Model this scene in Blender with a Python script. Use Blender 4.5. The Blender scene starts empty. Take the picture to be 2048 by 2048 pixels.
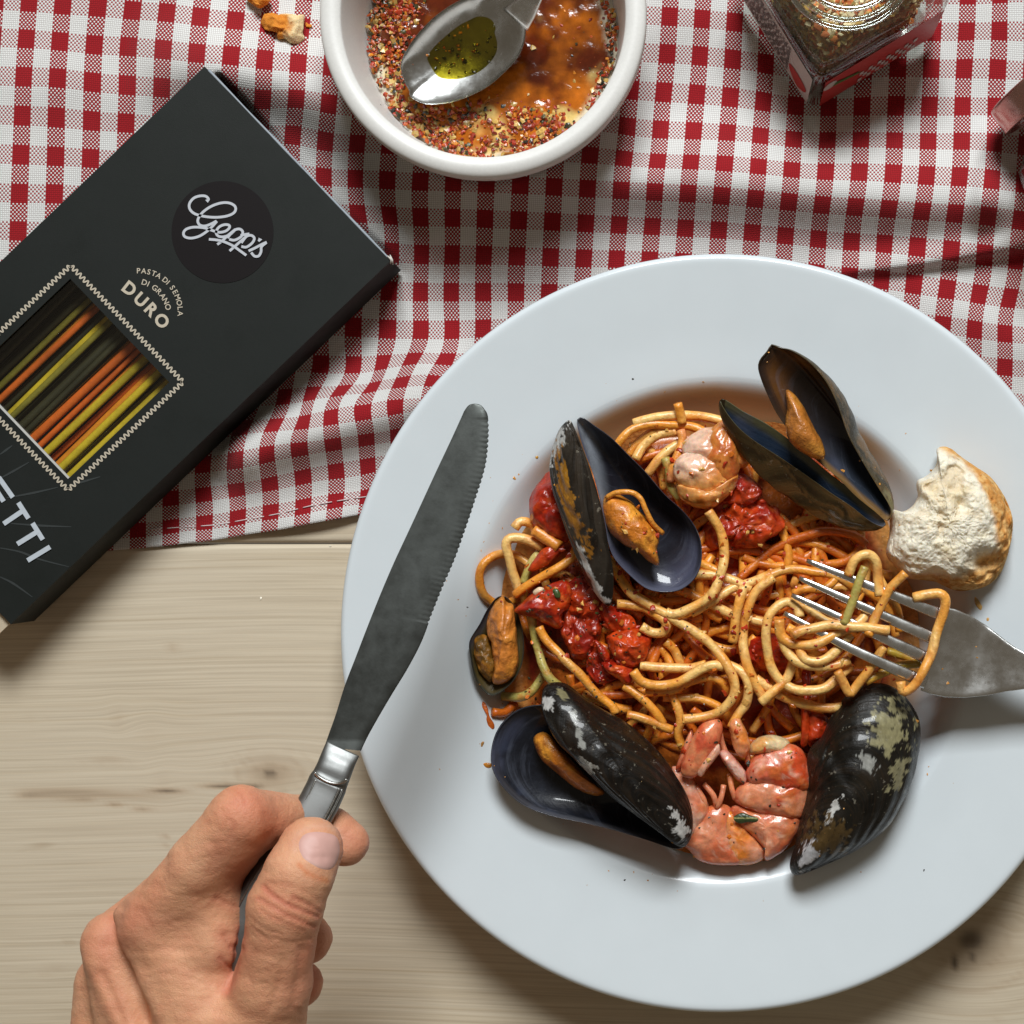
import bpy, math, random
import numpy as np
from mathutils import Vector, Matrix

random.seed(7)
RNG = np.random.default_rng(7)
S = bpy.context.scene
H = 0.62            # camera height above the table, metres
K = 0.0002          # metres per photo pixel on the table
NX, NY = 1400, 1060  # the photo is a crop: the point straight below the lens lies right of its middle

# ------------------------------------------------------------------ camera, world, light
cd = bpy.data.cameras.new('camera')
cam = bpy.data.objects.new('camera', cd)
S.collection.objects.link(cam)
cam.location = (0, 0, H)
cam.rotation_euler = (0, 0, 0)
cd.sensor_width = 36
cd.lens = 36 * H / (2048 * K)
cd.shift_x = (1024 - NX) / 2048
cd.shift_y = (NY - 1024) / 2048
cd.clip_start = 0.01
cd.clip_end = 20
S.camera = cam

w = bpy.data.worlds.new('World')
S.world = w
w.use_nodes = True
bg = w.node_tree.nodes['Background']
bg.inputs[0].default_value = (0.30, 0.25, 0.19, 1)
bg.inputs[1].default_value = 0.45

def area(name, loc, target, size, energy, color, sy=None):
    l = bpy.data.lights.new(name, 'AREA')
    l.shape = 'RECTANGLE'
    l.size = size
    l.size_y = sy or size
    l.energy = energy
    l.color = color
    o = bpy.data.objects.new(name, l)
    S.collection.objects.link(o)
    o.location = loc
    o.rotation_euler = (Vector(target) - Vector(loc)).to_track_quat('-Z', 'Y').to_euler()
    return o
area('window_light', (0.05, 1.20, 1.27), (-0.08, 0, 0), 0.66, 37, (0.95, 0.985, 1.0), 0.50)

S.view_settings.view_transform = 'Standard'
S.view_settings.look = 'None'
S.view_settings.exposure = 0.0
S.view_settings.gamma = 1.0
S.render.engine = 'CYCLES'
S.cycles.use_denoising = True
S.cycles.max_bounces = 10
S.cycles.transmission_bounces = 10
S.cycles.caustics_reflective = False
S.cycles.caustics_refractive = False

# ------------------------------------------------------------------ helpers
def P(px, py, z=0.0):
    s = K * (H - z) / H
    return Vector(((px - NX) * s, -(py - NY) * s, z))

def PA(a, z):                      # numpy: (N,2) pixels + z -> (N,3)
    a = np.asarray(a, float)
    z = np.broadcast_to(np.asarray(z, float), a.shape[:1])
    s = K * (H - z) / H
    return np.stack([(a[:, 0] - NX) * s, -(a[:, 1] - NY) * s, z], 1)

CROPS = {'1': (900, 650, 3.22), '2': (1400, 650, 2.981), '3': (900, 1150, 3.22), '4': (1300, 1250, 3.22),
         '5': (0, 100, 2.273), '6': (300, 300, 3.864), '7': (600, 0, 2.576), '8': (100, 1450, 2.76),
         '9': (1350, 0, 2.768), 'k': (550, 780, 2.22), 'b': (0, 900, 4.492), 'a': (0, 0, 2.76),
         'B': (600, 300, 2.76), 'C': (1250, 200, 2.421), 'D': (400, 500, 3.117), 'c': (400, 0, 6.44)}
def px(crop, pts):
    if crop is None:
        return np.array(pts, float)
    ox, oy, s = CROPS[crop]
    return np.array([(ox + p[0] / s, oy + p[1] / s) for p in pts], float)

def _hash(i, j, k, seed):
    n = (i * 374761393 + j * 668265263 + k * 2147483647 + seed * 974711) & 0xffffffff
    n = ((n ^ (n >> 13)) * 1274126177) & 0xffffffff
    n = n ^ (n >> 16)
    return (n & 0xffff) / 32767.5 - 1.0
def vnoise(p, seed=0):
    p = np.asarray(p, float)
    f0 = np.floor(p)
    t = p - f0
    t = t * t * (3 - 2 * t)
    i = f0.astype(np.int64) + 100000
    r = 0
    for a in (0, 1):
        for b in (0, 1):
            for c in (0, 1):
                wgt = (t[:, 0] if a else 1 - t[:, 0]) * (t[:, 1] if b else 1 - t[:, 1]) * (t[:, 2] if c else 1 - t[:, 2])
                r = r + wgt * _hash(i[:, 0] + a, i[:, 1] + b, i[:, 2] + c, seed)
    return r
def fbm(p, octv=4, seed=0, gain=0.5):
    r, a, s = 0, 1.0, 0
    p = np.asarray(p, float)
    for o in range(octv):
        r = r + a * vnoise(p * (2 ** o) + 17.3 * o, seed + o)
        s += a
        a *= gain
    return r / s
def mix(a, b, t):
    a, b = np.asarray(a, float), np.asarray(b, float)
    t = np.clip(np.asarray(t, float), 0, 1)
    return a + (b - a) * (t[..., None] if t.ndim else t)
def sstep(a, b, x):
    t = np.clip((x - a) / (b - a), 0, 1)
    return t * t * (3 - 2 * t)

def mesh(name, verts, faces, mat=None, parent=None, smooth=True, col=None, attrs=None, mats=None, midx=None):
    me = bpy.data.meshes.new(name)
    verts = np.asarray(verts, float)
    me.from_pydata(verts.tolist(), [], faces if isinstance(faces, list) else faces.tolist())
    if mats:
        for m in mats: me.materials.append(m)
        if midx is not None: me.polygons.foreach_set('material_index', np.asarray(midx, np.int32))
    elif mat: me.materials.append(mat)
    if smooth: me.polygons.foreach_set('use_smooth', [True] * len(me.polygons))
    if col is not None:
        col = np.asarray(col, float)
        if col.ndim == 1: col = np.tile(col, (len(verts), 1))
        a = me.color_attributes.new('Col', 'FLOAT_COLOR', 'POINT')
        a.data.foreach_set('color', np.concatenate([np.clip(col[:, :3], 0, 1), np.ones((len(verts), 1))], 1).astype(np.float32).ravel())
    for k_, v_ in (attrs or {}).items():
        a = me.attributes.new(k_, 'FLOAT_VECTOR', 'POINT')
        a.data.foreach_set('vector', np.asarray(v_, np.float32).ravel())
    me.update()
    o = bpy.data.objects.new(name, me)
    S.collection.objects.link(o)
    if parent: o.parent = parent
    return o
def thing(name, label, cat, loc=(0, 0, 0), group=None):
    o = bpy.data.objects.new(name, None)
    o.empty_display_size = 0.01
    S.collection.objects.link(o)
    o.location = loc
    return tag(o, label, cat, group)
def tag(o, label=None, cat=None, group=None, kind=None):
    if label: o['label'] = label
    if cat: o['category'] = cat
    if group: o['group'] = group
    if kind: o['kind'] = kind
    return o
def adopt(root, *parts):           # parent without moving
    for p in parts:
        p.parent = root
        p.matrix_parent_inverse = Matrix.Translation(-Vector(root.location))
def recentre(o):                   # put a mesh object's origin at the middle of its base
    me = o.data
    n = len(me.vertices)
    a = np.empty(n * 3); me.vertices.foreach_get('co', a); a = a.reshape(-1, 3)
    c = Vector(((a[:, 0].min() + a[:, 0].max()) / 2, (a[:, 1].min() + a[:, 1].max()) / 2, a[:, 2].min()))
    me.transform(Matrix.Translation(-c)); me.update()
    o.location = Vector(o.location) + c
    return o

def catmull(pts, n=8, closed=False):
    p = np.asarray(pts, float)
    m = len(p)
    out = []
    rng = range(m) if closed else range(m - 1)
    for i in rng:
        if closed: a, b, c, d = p[(i - 1) % m], p[i], p[(i + 1) % m], p[(i + 2) % m]
        else: a, b, c, d = p[max(i - 1, 0)], p[i], p[i + 1], p[min(i + 2, m - 1)]
        for k in range(n):
            t = k / n
            out.append(0.5 * ((2 * b) + (-a + c) * t + (2 * a - 5 * b + 4 * c - d) * t * t + (-a + 3 * b - 3 * c + d) * t ** 3))
    if not closed: out.append(p[-1])
    return np.array(out)
def resample(p, n, closed=False):
    q = np.vstack([p, p[:1]]) if closed else p
    d = np.r_[0, np.cumsum(np.linalg.norm(np.diff(q, axis=0), axis=1))]
    t = np.linspace(0, d[-1], n + 1)[:-1] if closed else np.linspace(0, d[-1], n)
    return np.stack([np.interp(t, d, q[:, i]) for i in range(q.shape[1])], 1)

def tube_data(path, rad, seg=8, cap=True, squash=1.0, off=0):
    path = np.asarray(path, float)
    n = len(path)
    rad = np.broadcast_to(np.asarray(rad, float), (n,))
    T = np.gradient(path, axis=0)
    T /= np.linalg.norm(T, axis=1)[:, None] + 1e-12
    ref = np.array([0, 0, 1.0])
    X = np.cross(T, ref)
    ln = np.linalg.norm(X, axis=1)
    for i in range(n):
        if ln[i] < 1e-3: X[i] = X[i - 1] if i else np.array([1, 0, 0])
    X /= np.linalg.norm(X, axis=1)[:, None] + 1e-12
    Y = np.cross(X, T)
    a = np.linspace(0, 2 * np.pi, seg, endpoint=False)
    V = path[:, None, :] + rad[:, None, None] * (np.cos(a)[None, :, None] * X[:, None, :] + squash * np.sin(a)[None, :, None] * Y[:, None, :])
    V = V.reshape(-1, 3)
    F = []
    for i in range(n - 1):
        for j in range(seg):
            k = (j + 1) % seg
            F.append((off + i * seg + j, off + i * seg + k, off + (i + 1) * seg + k, off + (i + 1) * seg + j))
    if cap:
        F.append(tuple(off + j for j in range(seg))[::-1])
        F.append(tuple(off + (n - 1) * seg + j for j in range(seg)))
    return V, F

def lathe(profile, segs=160, centre=(0, 0, 0)):
    pr = np.array(profile, float)
    a = np.linspace(0, 2 * np.pi, segs, endpoint=False)
    V = np.stack([np.outer(pr[:, 0], np.cos(a)), np.outer(pr[:, 0], np.sin(a)), np.repeat(pr[:, 1:2], segs, 1)], 2).reshape(-1, 3) + np.array(centre)
    F = []
    for i in range(len(pr) - 1):
        for j in range(segs):
            k = (j + 1) % segs
            F.append((i * segs + j, i * segs + k, (i + 1) * segs + k, (i + 1) * segs + j))
    F.append(tuple(range(segs))[::-1])
    F.append(tuple((len(pr) - 1) * segs + j for j in range(segs)))
    return V, F

def box_data(p0, ax, ay, az, off=0):  # corner + three edge vectors
    p0, ax, ay, az = map(np.array, (p0, ax, ay, az))
    V = [p0, p0 + ax, p0 + ax + ay, p0 + ay, p0 + az, p0 + ax + az, p0 + ax + ay + az, p0 + ay + az]
    F = [(0, 3, 2, 1), (4, 5, 6, 7), (0, 1, 5, 4), (1, 2, 6, 5), (2, 3, 7, 6), (3, 0, 4, 7)]
    return np.array(V), [tuple(off + i for i in f) for f in F]

def ribbon(pts, width, z, closed=False, thick=0.00012):  # flat printed stroke in px, at world height z
    p = np.asarray(pts, float)
    t = np.gradient(p, axis=0)
    if closed: t = (np.roll(p, -1, 0) - np.roll(p, 1, 0))
    t /= np.linalg.norm(t, axis=1)[:, None] + 1e-9
    n = np.stack([-t[:, 1], t[:, 0]], 1) * (np.broadcast_to(width, (len(p),))[:, None] / 2)
    V = np.vstack([PA(p + n, z), PA(p - n, z)])
    m = len(p)
    F = [(i, (i + 1) % m, m + (i + 1) % m, m + i) for i in range(m if closed else m - 1)]
    return V, F
def join(parts):
    V, F, o = [], [], 0
    for v, f in parts:
        V.append(np.asarray(v))
        F += [tuple(o + i for i in q) for q in f]
        o += len(v)
    return np.vstack(V), F

# ------------------------------------------------------------------ shader helper
class Sh:
    def __init__(s, name):
        s.m = bpy.data.materials.new(name); s.m.use_nodes = True
        s.t = s.m.node_tree; s.t.nodes.clear()
        s.out = s.t.nodes.new('ShaderNodeOutputMaterial')
    def n(s, typ, ins=None, out=0, **props):   # add a node, wire its inputs, return one output
        nd = s.t.nodes.new('ShaderNode' + typ)
        for k, v in props.items(): setattr(nd, k, v)
        for k, v in (ins or {}).items():
            sk = nd.inputs[k]
            if isinstance(v, bpy.types.NodeSocket): s.t.links.new(v, sk)
            elif isinstance(v, (tuple, list)) and len(v) == 3 and sk.type == 'RGBA': sk.default_value = (*v, 1)
            else: sk.default_value = v
        return nd.outputs[out]
    def math(s, op, a, b=0.0, c=0.0, clamp=False):
        return s.n('Math', {0: a, 1: b, 2: c}, operation=op, use_clamp=clamp)
    def attr(s, name, out='Color'):
        return s.n('Attribute', out=out, attribute_name=name)
    def obj(s): return s.n('TexCoord', out='Object')
    def noise(s, vec, scale, detail=4, rough=0.55, out=0, dist=0.0):
        return s.n('TexNoise', {'Vector': vec, 'Scale': scale, 'Detail': detail, 'Roughness': rough, 'Distortion': dist}, out=out)
    def voro(s, vec, scale, out=0, feature='F1', rnd=1.0):
        return s.n('TexVoronoi', {'Vector': vec, 'Scale': scale, 'Randomness': rnd}, out=out, feature=feature)
    def ramp(s, fac, stops, interp='LINEAR'):
        nd = s.t.nodes.new('ShaderNodeValToRGB'); s.t.links.new(fac, nd.inputs[0])
        r = nd.color_ramp; r.interpolation = interp
        while len(r.elements) < len(stops): r.elements.new(0.5)
        for e, (p, c) in zip(r.elements, stops):
            e.position = p
            e.color = (*c, 1) if isinstance(c, (tuple, list)) else (c, c, c, 1)
        return nd.outputs[0]
    def mixc(s, f, a, b, mode='MIX'):
        nd = s.t.nodes.new('ShaderNodeMix'); nd.data_type = 'RGBA'; nd.blend_type = mode
        for k, v in ((0, f), (6, a), (7, b)):
            if isinstance(v, bpy.types.NodeSocket): s.t.links.new(v, nd.inputs[k])
            elif k == 0: nd.inputs[0].default_value = v
            else: nd.inputs[k].default_value = (*v, 1)
        return nd.outputs[2]
    def map(s, vec, scale=(1, 1, 1), loc=(0, 0, 0), rot=(0, 0, 0)):
        return s.n('Mapping', {'Vector': vec, 'Scale': scale, 'Location': loc, 'Rotation': rot})
    def bump(s, h, strength=0.3, dist=0.001, normal=None):
        i = {'Height': h, 'Strength': strength, 'Distance': dist}
        if normal is not None: i['Normal'] = normal
        return s.n('Bump', i)
    def bsdf(s, **ins):
        b = s.n('BsdfPrincipled', {k.replace('_', ' '): v for k, v in ins.items()})
        s.t.links.new(b, s.out.inputs[0])
        return s.m

def mat_col(name, rough=0.5, var=0.15, vscale=400, bscale=900, bstr=0.25, bdist=0.0004, spec=0.5, **kw):
    s = Sh(name); o = s.obj()
    c = s.attr('Col')
    nz = s.noise(o, vscale, 5)
    f = s.n('MapRange', {'Value': nz, 'From Min': 0.25, 'From Max': 0.75, 'To Min': 1 - var, 'To Max': 1 + var})
    c2 = s.n('VectorMath', {0: c, 'Scale': f}, operation='SCALE')
    b = s.bump(s.noise(o, bscale, 4), bstr, bdist)
    return s.bsdf(Base_Color=c2, Roughness=rough, Normal=b, Specular_IOR_Level=spec, **kw)

# materials -------------------------------------------------------
def m_wood():
    s = Sh('pine_wood'); g = s.attr('grain', 'Vector')   # x = along, y = warped across, z = knot mask
    sep = s.t.nodes.new('ShaderNodeSeparateXYZ'); s.t.links.new(g, sep.inputs[0])
    x, y, k = sep.outputs
    v1 = s.n('CombineXYZ', {0: s.math('MULTIPLY', x, 4.0), 1: s.math('MULTIPLY', y, 640.0), 2: 0.0})
    lines = s.noise(v1, 1.0, 3, 0.5)
    v2 = s.n('CombineXYZ', {0: s.math('MULTIPLY', x, 12.0), 1: s.math('MULTIPLY', y, 900.0), 2: 0.0})
    fine = s.noise(v2, 1.0, 3, 0.6)
    v3 = s.n('CombineXYZ', {0: s.math('MULTIPLY', x, 5.0), 1: s.math('MULTIPLY', y, 14.0), 2: 3.0})
    broad = s.noise(v3, 1.0, 2, 0.5)
    v4 = s.n('CombineXYZ', {0: s.math('MULTIPLY', x, 26.0), 1: s.math('MULTIPLY', y, 120.0), 2: 9.0})
    spots = s.ramp(s.noise(v4, 1.0, 2, 0.5), [(0.70, 0.0), (0.80, 1.0)])
    c = s.ramp(lines, [(0.26, (0.50, 0.40, 0.27)), (0.38, (0.60, 0.505, 0.365)), (0.60, (0.645, 0.555, 0.415)), (0.8, (0.61, 0.515, 0.375))])
    c = s.mixc(s.ramp(fine, [(0.35, 0.30), (0.6, 0.0)]), c, (0.24, 0.17, 0.10))
    c = s.mixc(s.ramp(broad, [(0.4, 0.0), (0.75, 0.45)]), c, (0.66, 0.58, 0.46))
    c = s.mixc(s.math('MULTIPLY', spots, 0.35), c, (0.26, 0.16, 0.07))
    c = s.mixc(k, c, s.ramp(k, [(0.3, (0.34, 0.20, 0.10)), (0.75, (0.10, 0.06, 0.032))]))
    b = s.bump(fine, 0.12, 0.0003, s.bump(lines, 0.1, 0.0005))
    return s.bsdf(Base_Color=c, Roughness=0.55, Normal=b, Specular_IOR_Level=0.35)

def m_cloth():
    s = Sh('gingham_cotton'); g = s.attr('weave', 'Vector')
    sep = s.t.nodes.new('ShaderNodeSeparateXYZ'); s.t.links.new(g, sep.inputs[0])
    u, v, _ = sep.outputs
    N = 18.0
    # stripes are snapped to threads so their edges look woven
    def stripe(c):
        th = s.math('DIVIDE', s.math('ADD', s.math('FLOOR', s.math('MULTIPLY', c, N)), 0.5), N)
        f = s.math('FRACT', s.math('ADD', th, 0.25))
        return s.math('LESS_THAN', f, 0.5)
    su, sv = stripe(u), stripe(v)
    iu = s.math('FLOOR', s.math('MULTIPLY', u, N)); iv = s.math('FLOOR', s.math('MULTIPLY', v, N))
    fu = s.math('FRACT', s.math('MULTIPLY', u, N)); fv = s.math('FRACT', s.math('MULTIPLY', v, N))
    # weft shows through where the weave lifts it: a broken twill, about four tenths of the face
    tw = s.math('FRACT', s.math('DIVIDE', s.math('ADD', iu, s.math('MULTIPLY', iv, 1.0)), 2.0))
    top = s.math('LESS_THAN', tw, 0.25)
    du = s.math('ABSOLUTE', s.math('SUBTRACT', fu, 0.5)); dv = s.math('ABSOLUTE', s.math('SUBTRACT', fv, 0.5))
    weft = s.math('MULTIPLY', top, s.math('MULTIPLY', s.math('LESS_THAN', dv, 0.36), s.math('LESS_THAN', du, 0.42)))
    m = s.math('ADD', s.math('MULTIPLY', weft, sv), s.math('MULTIPLY', s.math('SUBTRACT', 1.0, weft), su))
    nz = s.noise(s.obj(), 60, 3)
    red = s.mixc(nz, (0.29, 0.005, 0.009), (0.38, 0.008, 0.015))
    wht = s.mixc(nz, (0.72, 0.72, 0.69), (0.80, 0.80, 0.78))
    c = s.mixc(m, wht, red)
    edge = s.math('MAXIMUM', du, dv)
    c = s.mixc(s.ramp(edge, [(0.34, 0.0), (0.5, 0.6)]), c, (0.10, 0.02, 0.02), 'MULTIPLY')
    h = s.math('ADD', s.math('SUBTRACT', 1.0, s.math('MULTIPLY', edge, 1.6)), s.math('MULTIPLY', weft, -0.3))
    b = s.bump(h, 0.55, 0.0004)
    return s.bsdf(Base_Color=c, Roughness=0.85, Normal=b, Specular_IOR_Level=0.2, Sheen_Weight=0.15, Sheen_Roughness=0.5)

def m_steel(name, base=(0.55, 0.56, 0.55), rough=0.3, var=0.12, scratch=True, metal=1.0):
    s = Sh(name); o = s.obj()
    n1 = s.noise(o, 120, 6, 0.7)
    n2 = s.noise(o, 1800, 3, 0.7)
    r = s.n('MapRange', {'Value': n1, 'From Min': 0.3, 'From Max': 0.7, 'To Min': rough - var / 2, 'To Max': rough + var})
    c = s.mixc(s.ramp(n1, [(0.35, 0.35), (0.65, 0.0)]), base, tuple(b * 0.72 for b in base))
    b = s.bump(n2, 0.06, 0.0002)
    return s.bsdf(Base_Color=c, Metallic=metal, Roughness=r, Normal=b)

def m_shell_out():
    s = Sh('mussel_shell_outside'); o = s.obj()
    g = s.attr('grow', 'Vector'); c0 = s.attr('Col')
    sep = s.t.nodes.new('ShaderNodeSeparateXYZ'); s.t.links.new(g, sep.inputs[0])
    ring = s.noise(s.n('CombineXYZ', {0: s.math('MULTIPLY', sep.outputs[0], 55.0), 1: s.math('MULTIPLY', sep.outputs[1], 2.5), 2: 0.0}), 1.0, 3, 0.6)
    c = s.mixc(s.ramp(ring, [(0.45, 0.0), (0.7, 0.07)]), c0, (0.14, 0.07, 0.025))
    worn = s.ramp(s.noise(o, 330, 7, 0.72), [(0.61, 0.0), (0.66, 1.0)])
    c = s.mixc(s.math('MULTIPLY', worn, 0.42), c, (0.34, 0.31, 0.24))
    b = s.bump(ring, 0.35, 0.0005, s.bump(s.noise(o, 500, 6, 0.65), 0.35, 0.0006))
    r = s.ramp(s.noise(o, 300, 4), [(0.35, 0.26), (0.7, 0.55)])
    return s.bsdf(Base_Color=c, Roughness=r, Normal=b, Coat_Weight=0.25, Coat_Roughness=0.08, Specular_IOR_Level=0.22)
def m_shell_in():
    s = Sh('mussel_shell_inside'); o = s.obj(); c0 = s.attr('Col')
    n = s.noise(o, 90, 6, 0.65)
    c = s.mixc(s.ramp(n, [(0.45, 0.0), (0.75, 0.12)]), c0, (0.11, 0.13, 0.18))
    g = s.attr('grow', 'Vector')
    sep = s.t.nodes.new('ShaderNodeSeparateXYZ'); s.t.links.new(g, sep.inputs[0])
    gl = s.noise(s.n('CombineXYZ', {0: s.math('MULTIPLY', sep.outputs[0], 16.0), 1: s.math('MULTIPLY', sep.outputs[1], 1.6), 2: 4.0}), 1.0, 5, 0.65)
    c = s.mixc(s.ramp(gl, [(0.54, 0.0), (0.74, 0.32)]), c, (0.17, 0.19, 0.25))
    c = s.mixc(s.ramp(gl, [(0.30, 0.6), (0.45, 0.0)]), c, (0.012, 0.010, 0.012))
    b = s.bump(s.noise(o, 250, 6, .65), 0.4, 0.0006, s.bump(gl, .3, .0005))
    return s.bsdf(Base_Color=c, Roughness=0.36, Normal=b, Coat_Weight=0.45, Coat_Roughness=0.07, Specular_IOR_Level=0.15)

def m_skin():
    s = Sh('skin'); o = s.obj(); c0 = s.attr('Col')
    n = s.noise(o, 180, 5, 0.6)
    c = s.mixc(s.ramp(n, [(0.40, 0.0), (0.70, 0.35)]), c0, (0.60, 0.20, 0.12))
    c = s.mixc(s.ramp(s.noise(o, 60, 3), [(0.45, 0.0), (0.7, 0.3)]), c, (0.72, 0.42, 0.26))
    cells = s.voro(s.map(o, (1, 1, 1)), 1500, feature='DISTANCE_TO_EDGE')
    b = s.bump(s.ramp(cells, [(0.0, 0.0), (0.12, 1.0)]), 0.35, 0.0002, s.bump(s.noise(o, 620, 6, 0.7), 0.62, 0.0006))
    return s.bsdf(Base_Color=c, Roughness=0.47, Normal=b, Subsurface_Weight=0.12, Subsurface_Radius=(0.6, 0.25, 0.12), Subsurface_Scale=0.004, Specular_IOR_Level=0.42)

def m_glass(name, col=(0.975, 0.985, 0.975), rough=0.03):
    s = Sh(name)
    fr_ = s.n('LayerWeight', {'Blend': 0.35}, out='Facing')
    g = s.n('BsdfGlossy', {'Color': (1, 1, 1), 'Roughness': rough, 'Normal': s.bump(s.noise(s.obj(), 60, 2), .1, .001)})
    t = s.n('BsdfTransparent', {'Color': s.mixc(s.math('POWER', fr_, 2.5), col, (0.50, 0.56, 0.52))})
    f = s.n('MapRange', {'Value': s.math('POWER', fr_, 3.0), 'To Min': 0.07, 'To Max': 0.8})
    mx_ = s.n('MixShader', {0: f, 1: t, 2: g}); s.t.links.new(mx_, s.out.inputs[0])
    return s.m
def m_flat(name, col, rough=0.6, spec=0.4, bs=0.1, **kw):
    s = Sh(name); o = s.obj()
    n = s.noise(o, 700, 4)
    c = s.mixc(n, tuple(x * 0.88 for x in col), tuple(min(1, x * 1.1) for x in col))
    return s.bsdf(Base_Color=c, Roughness=rough, Specular_IOR_Level=spec, Normal=s.bump(s.noise(o, 2500, 3), bs, 0.0002), **kw)

WOOD, CLOTH = m_wood(), m_cloth()
CERAMIC = mat_col('white_glazed_ceramic', rough=0.22, var=0.015, vscale=60, bscale=40, bstr=0.05, bdist=0.0006, spec=0.45)
BISQUE = mat_col('white_ramekin_glaze', rough=0.42, var=0.04, vscale=900, bscale=1500, bstr=0.12, bdist=0.0002, spec=0.4)
PASTA = mat_col('cooked_pasta', rough=0.34, var=0.2, vscale=420, bscale=900, bstr=0.55, bdist=0.0006, Coat_Weight=0.25, Coat_Roughness=0.2, Subsurface_Weight=0.15, Subsurface_Radius=(0.5, 0.3, 0.1), Subsurface_Scale=0.002)
DRYPASTA = mat_col('dry_pasta', rough=0.5, var=0.18, vscale=500, bscale=1500, bstr=0.15)
WET = mat_col('wet_food', rough=0.32, var=0.35, vscale=420, bscale=520, bstr=0.5, bdist=0.0010, spec=0.4, Coat_Weight=0.3, Coat_Roughness=0.1)
PRAWN = mat_col('prawn_shell', rough=0.3, var=0.25, vscale=450, bscale=700, bstr=0.4, bdist=0.0006, Coat_Weight=0.5, Coat_Roughness=0.15, Subsurface_Weight=0.6, Subsurface_Radius=(0.8, 0.3, 0.15), Subsurface_Scale=0.003)
MEAT = mat_col('mussel_meat', rough=0.36, var=0.35, vscale=420, bscale=600, bstr=0.6, bdist=0.0010, Coat_Weight=0.3, Coat_Roughness=0.15)
BREAD = mat_col('bread', rough=0.85, var=0.06, vscale=600, bscale=1100, bstr=0.45, bdist=0.0010, spec=0.12, Subsurface_Weight=0.3, Subsurface_Radius=(1.0, 0.8, 0.5), Subsurface_Scale=0.003)
BITS = mat_col('chopped_bits', rough=0.3, var=0.4, vscale=900, bscale=1200, bstr=0.5, Coat_Weight=0.25, Coat_Roughness=0.15)
DRYBITS = mat_col('dry_bits', rough=0.7, var=0.25, vscale=900, bscale=1200, bstr=0.4)
STEEL = m_steel('brushed_steel', (0.74, 0.75, 0.74), 0.24)
BLADE = m_steel('blade_steel', (0.095, 0.102, 0.097), 0.42, 0.10)
SHELL_O, SHELL_I, SKIN = m_shell_out(), m_shell_in(), m_skin()
GLASS = m_glass('jar_glass')

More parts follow.
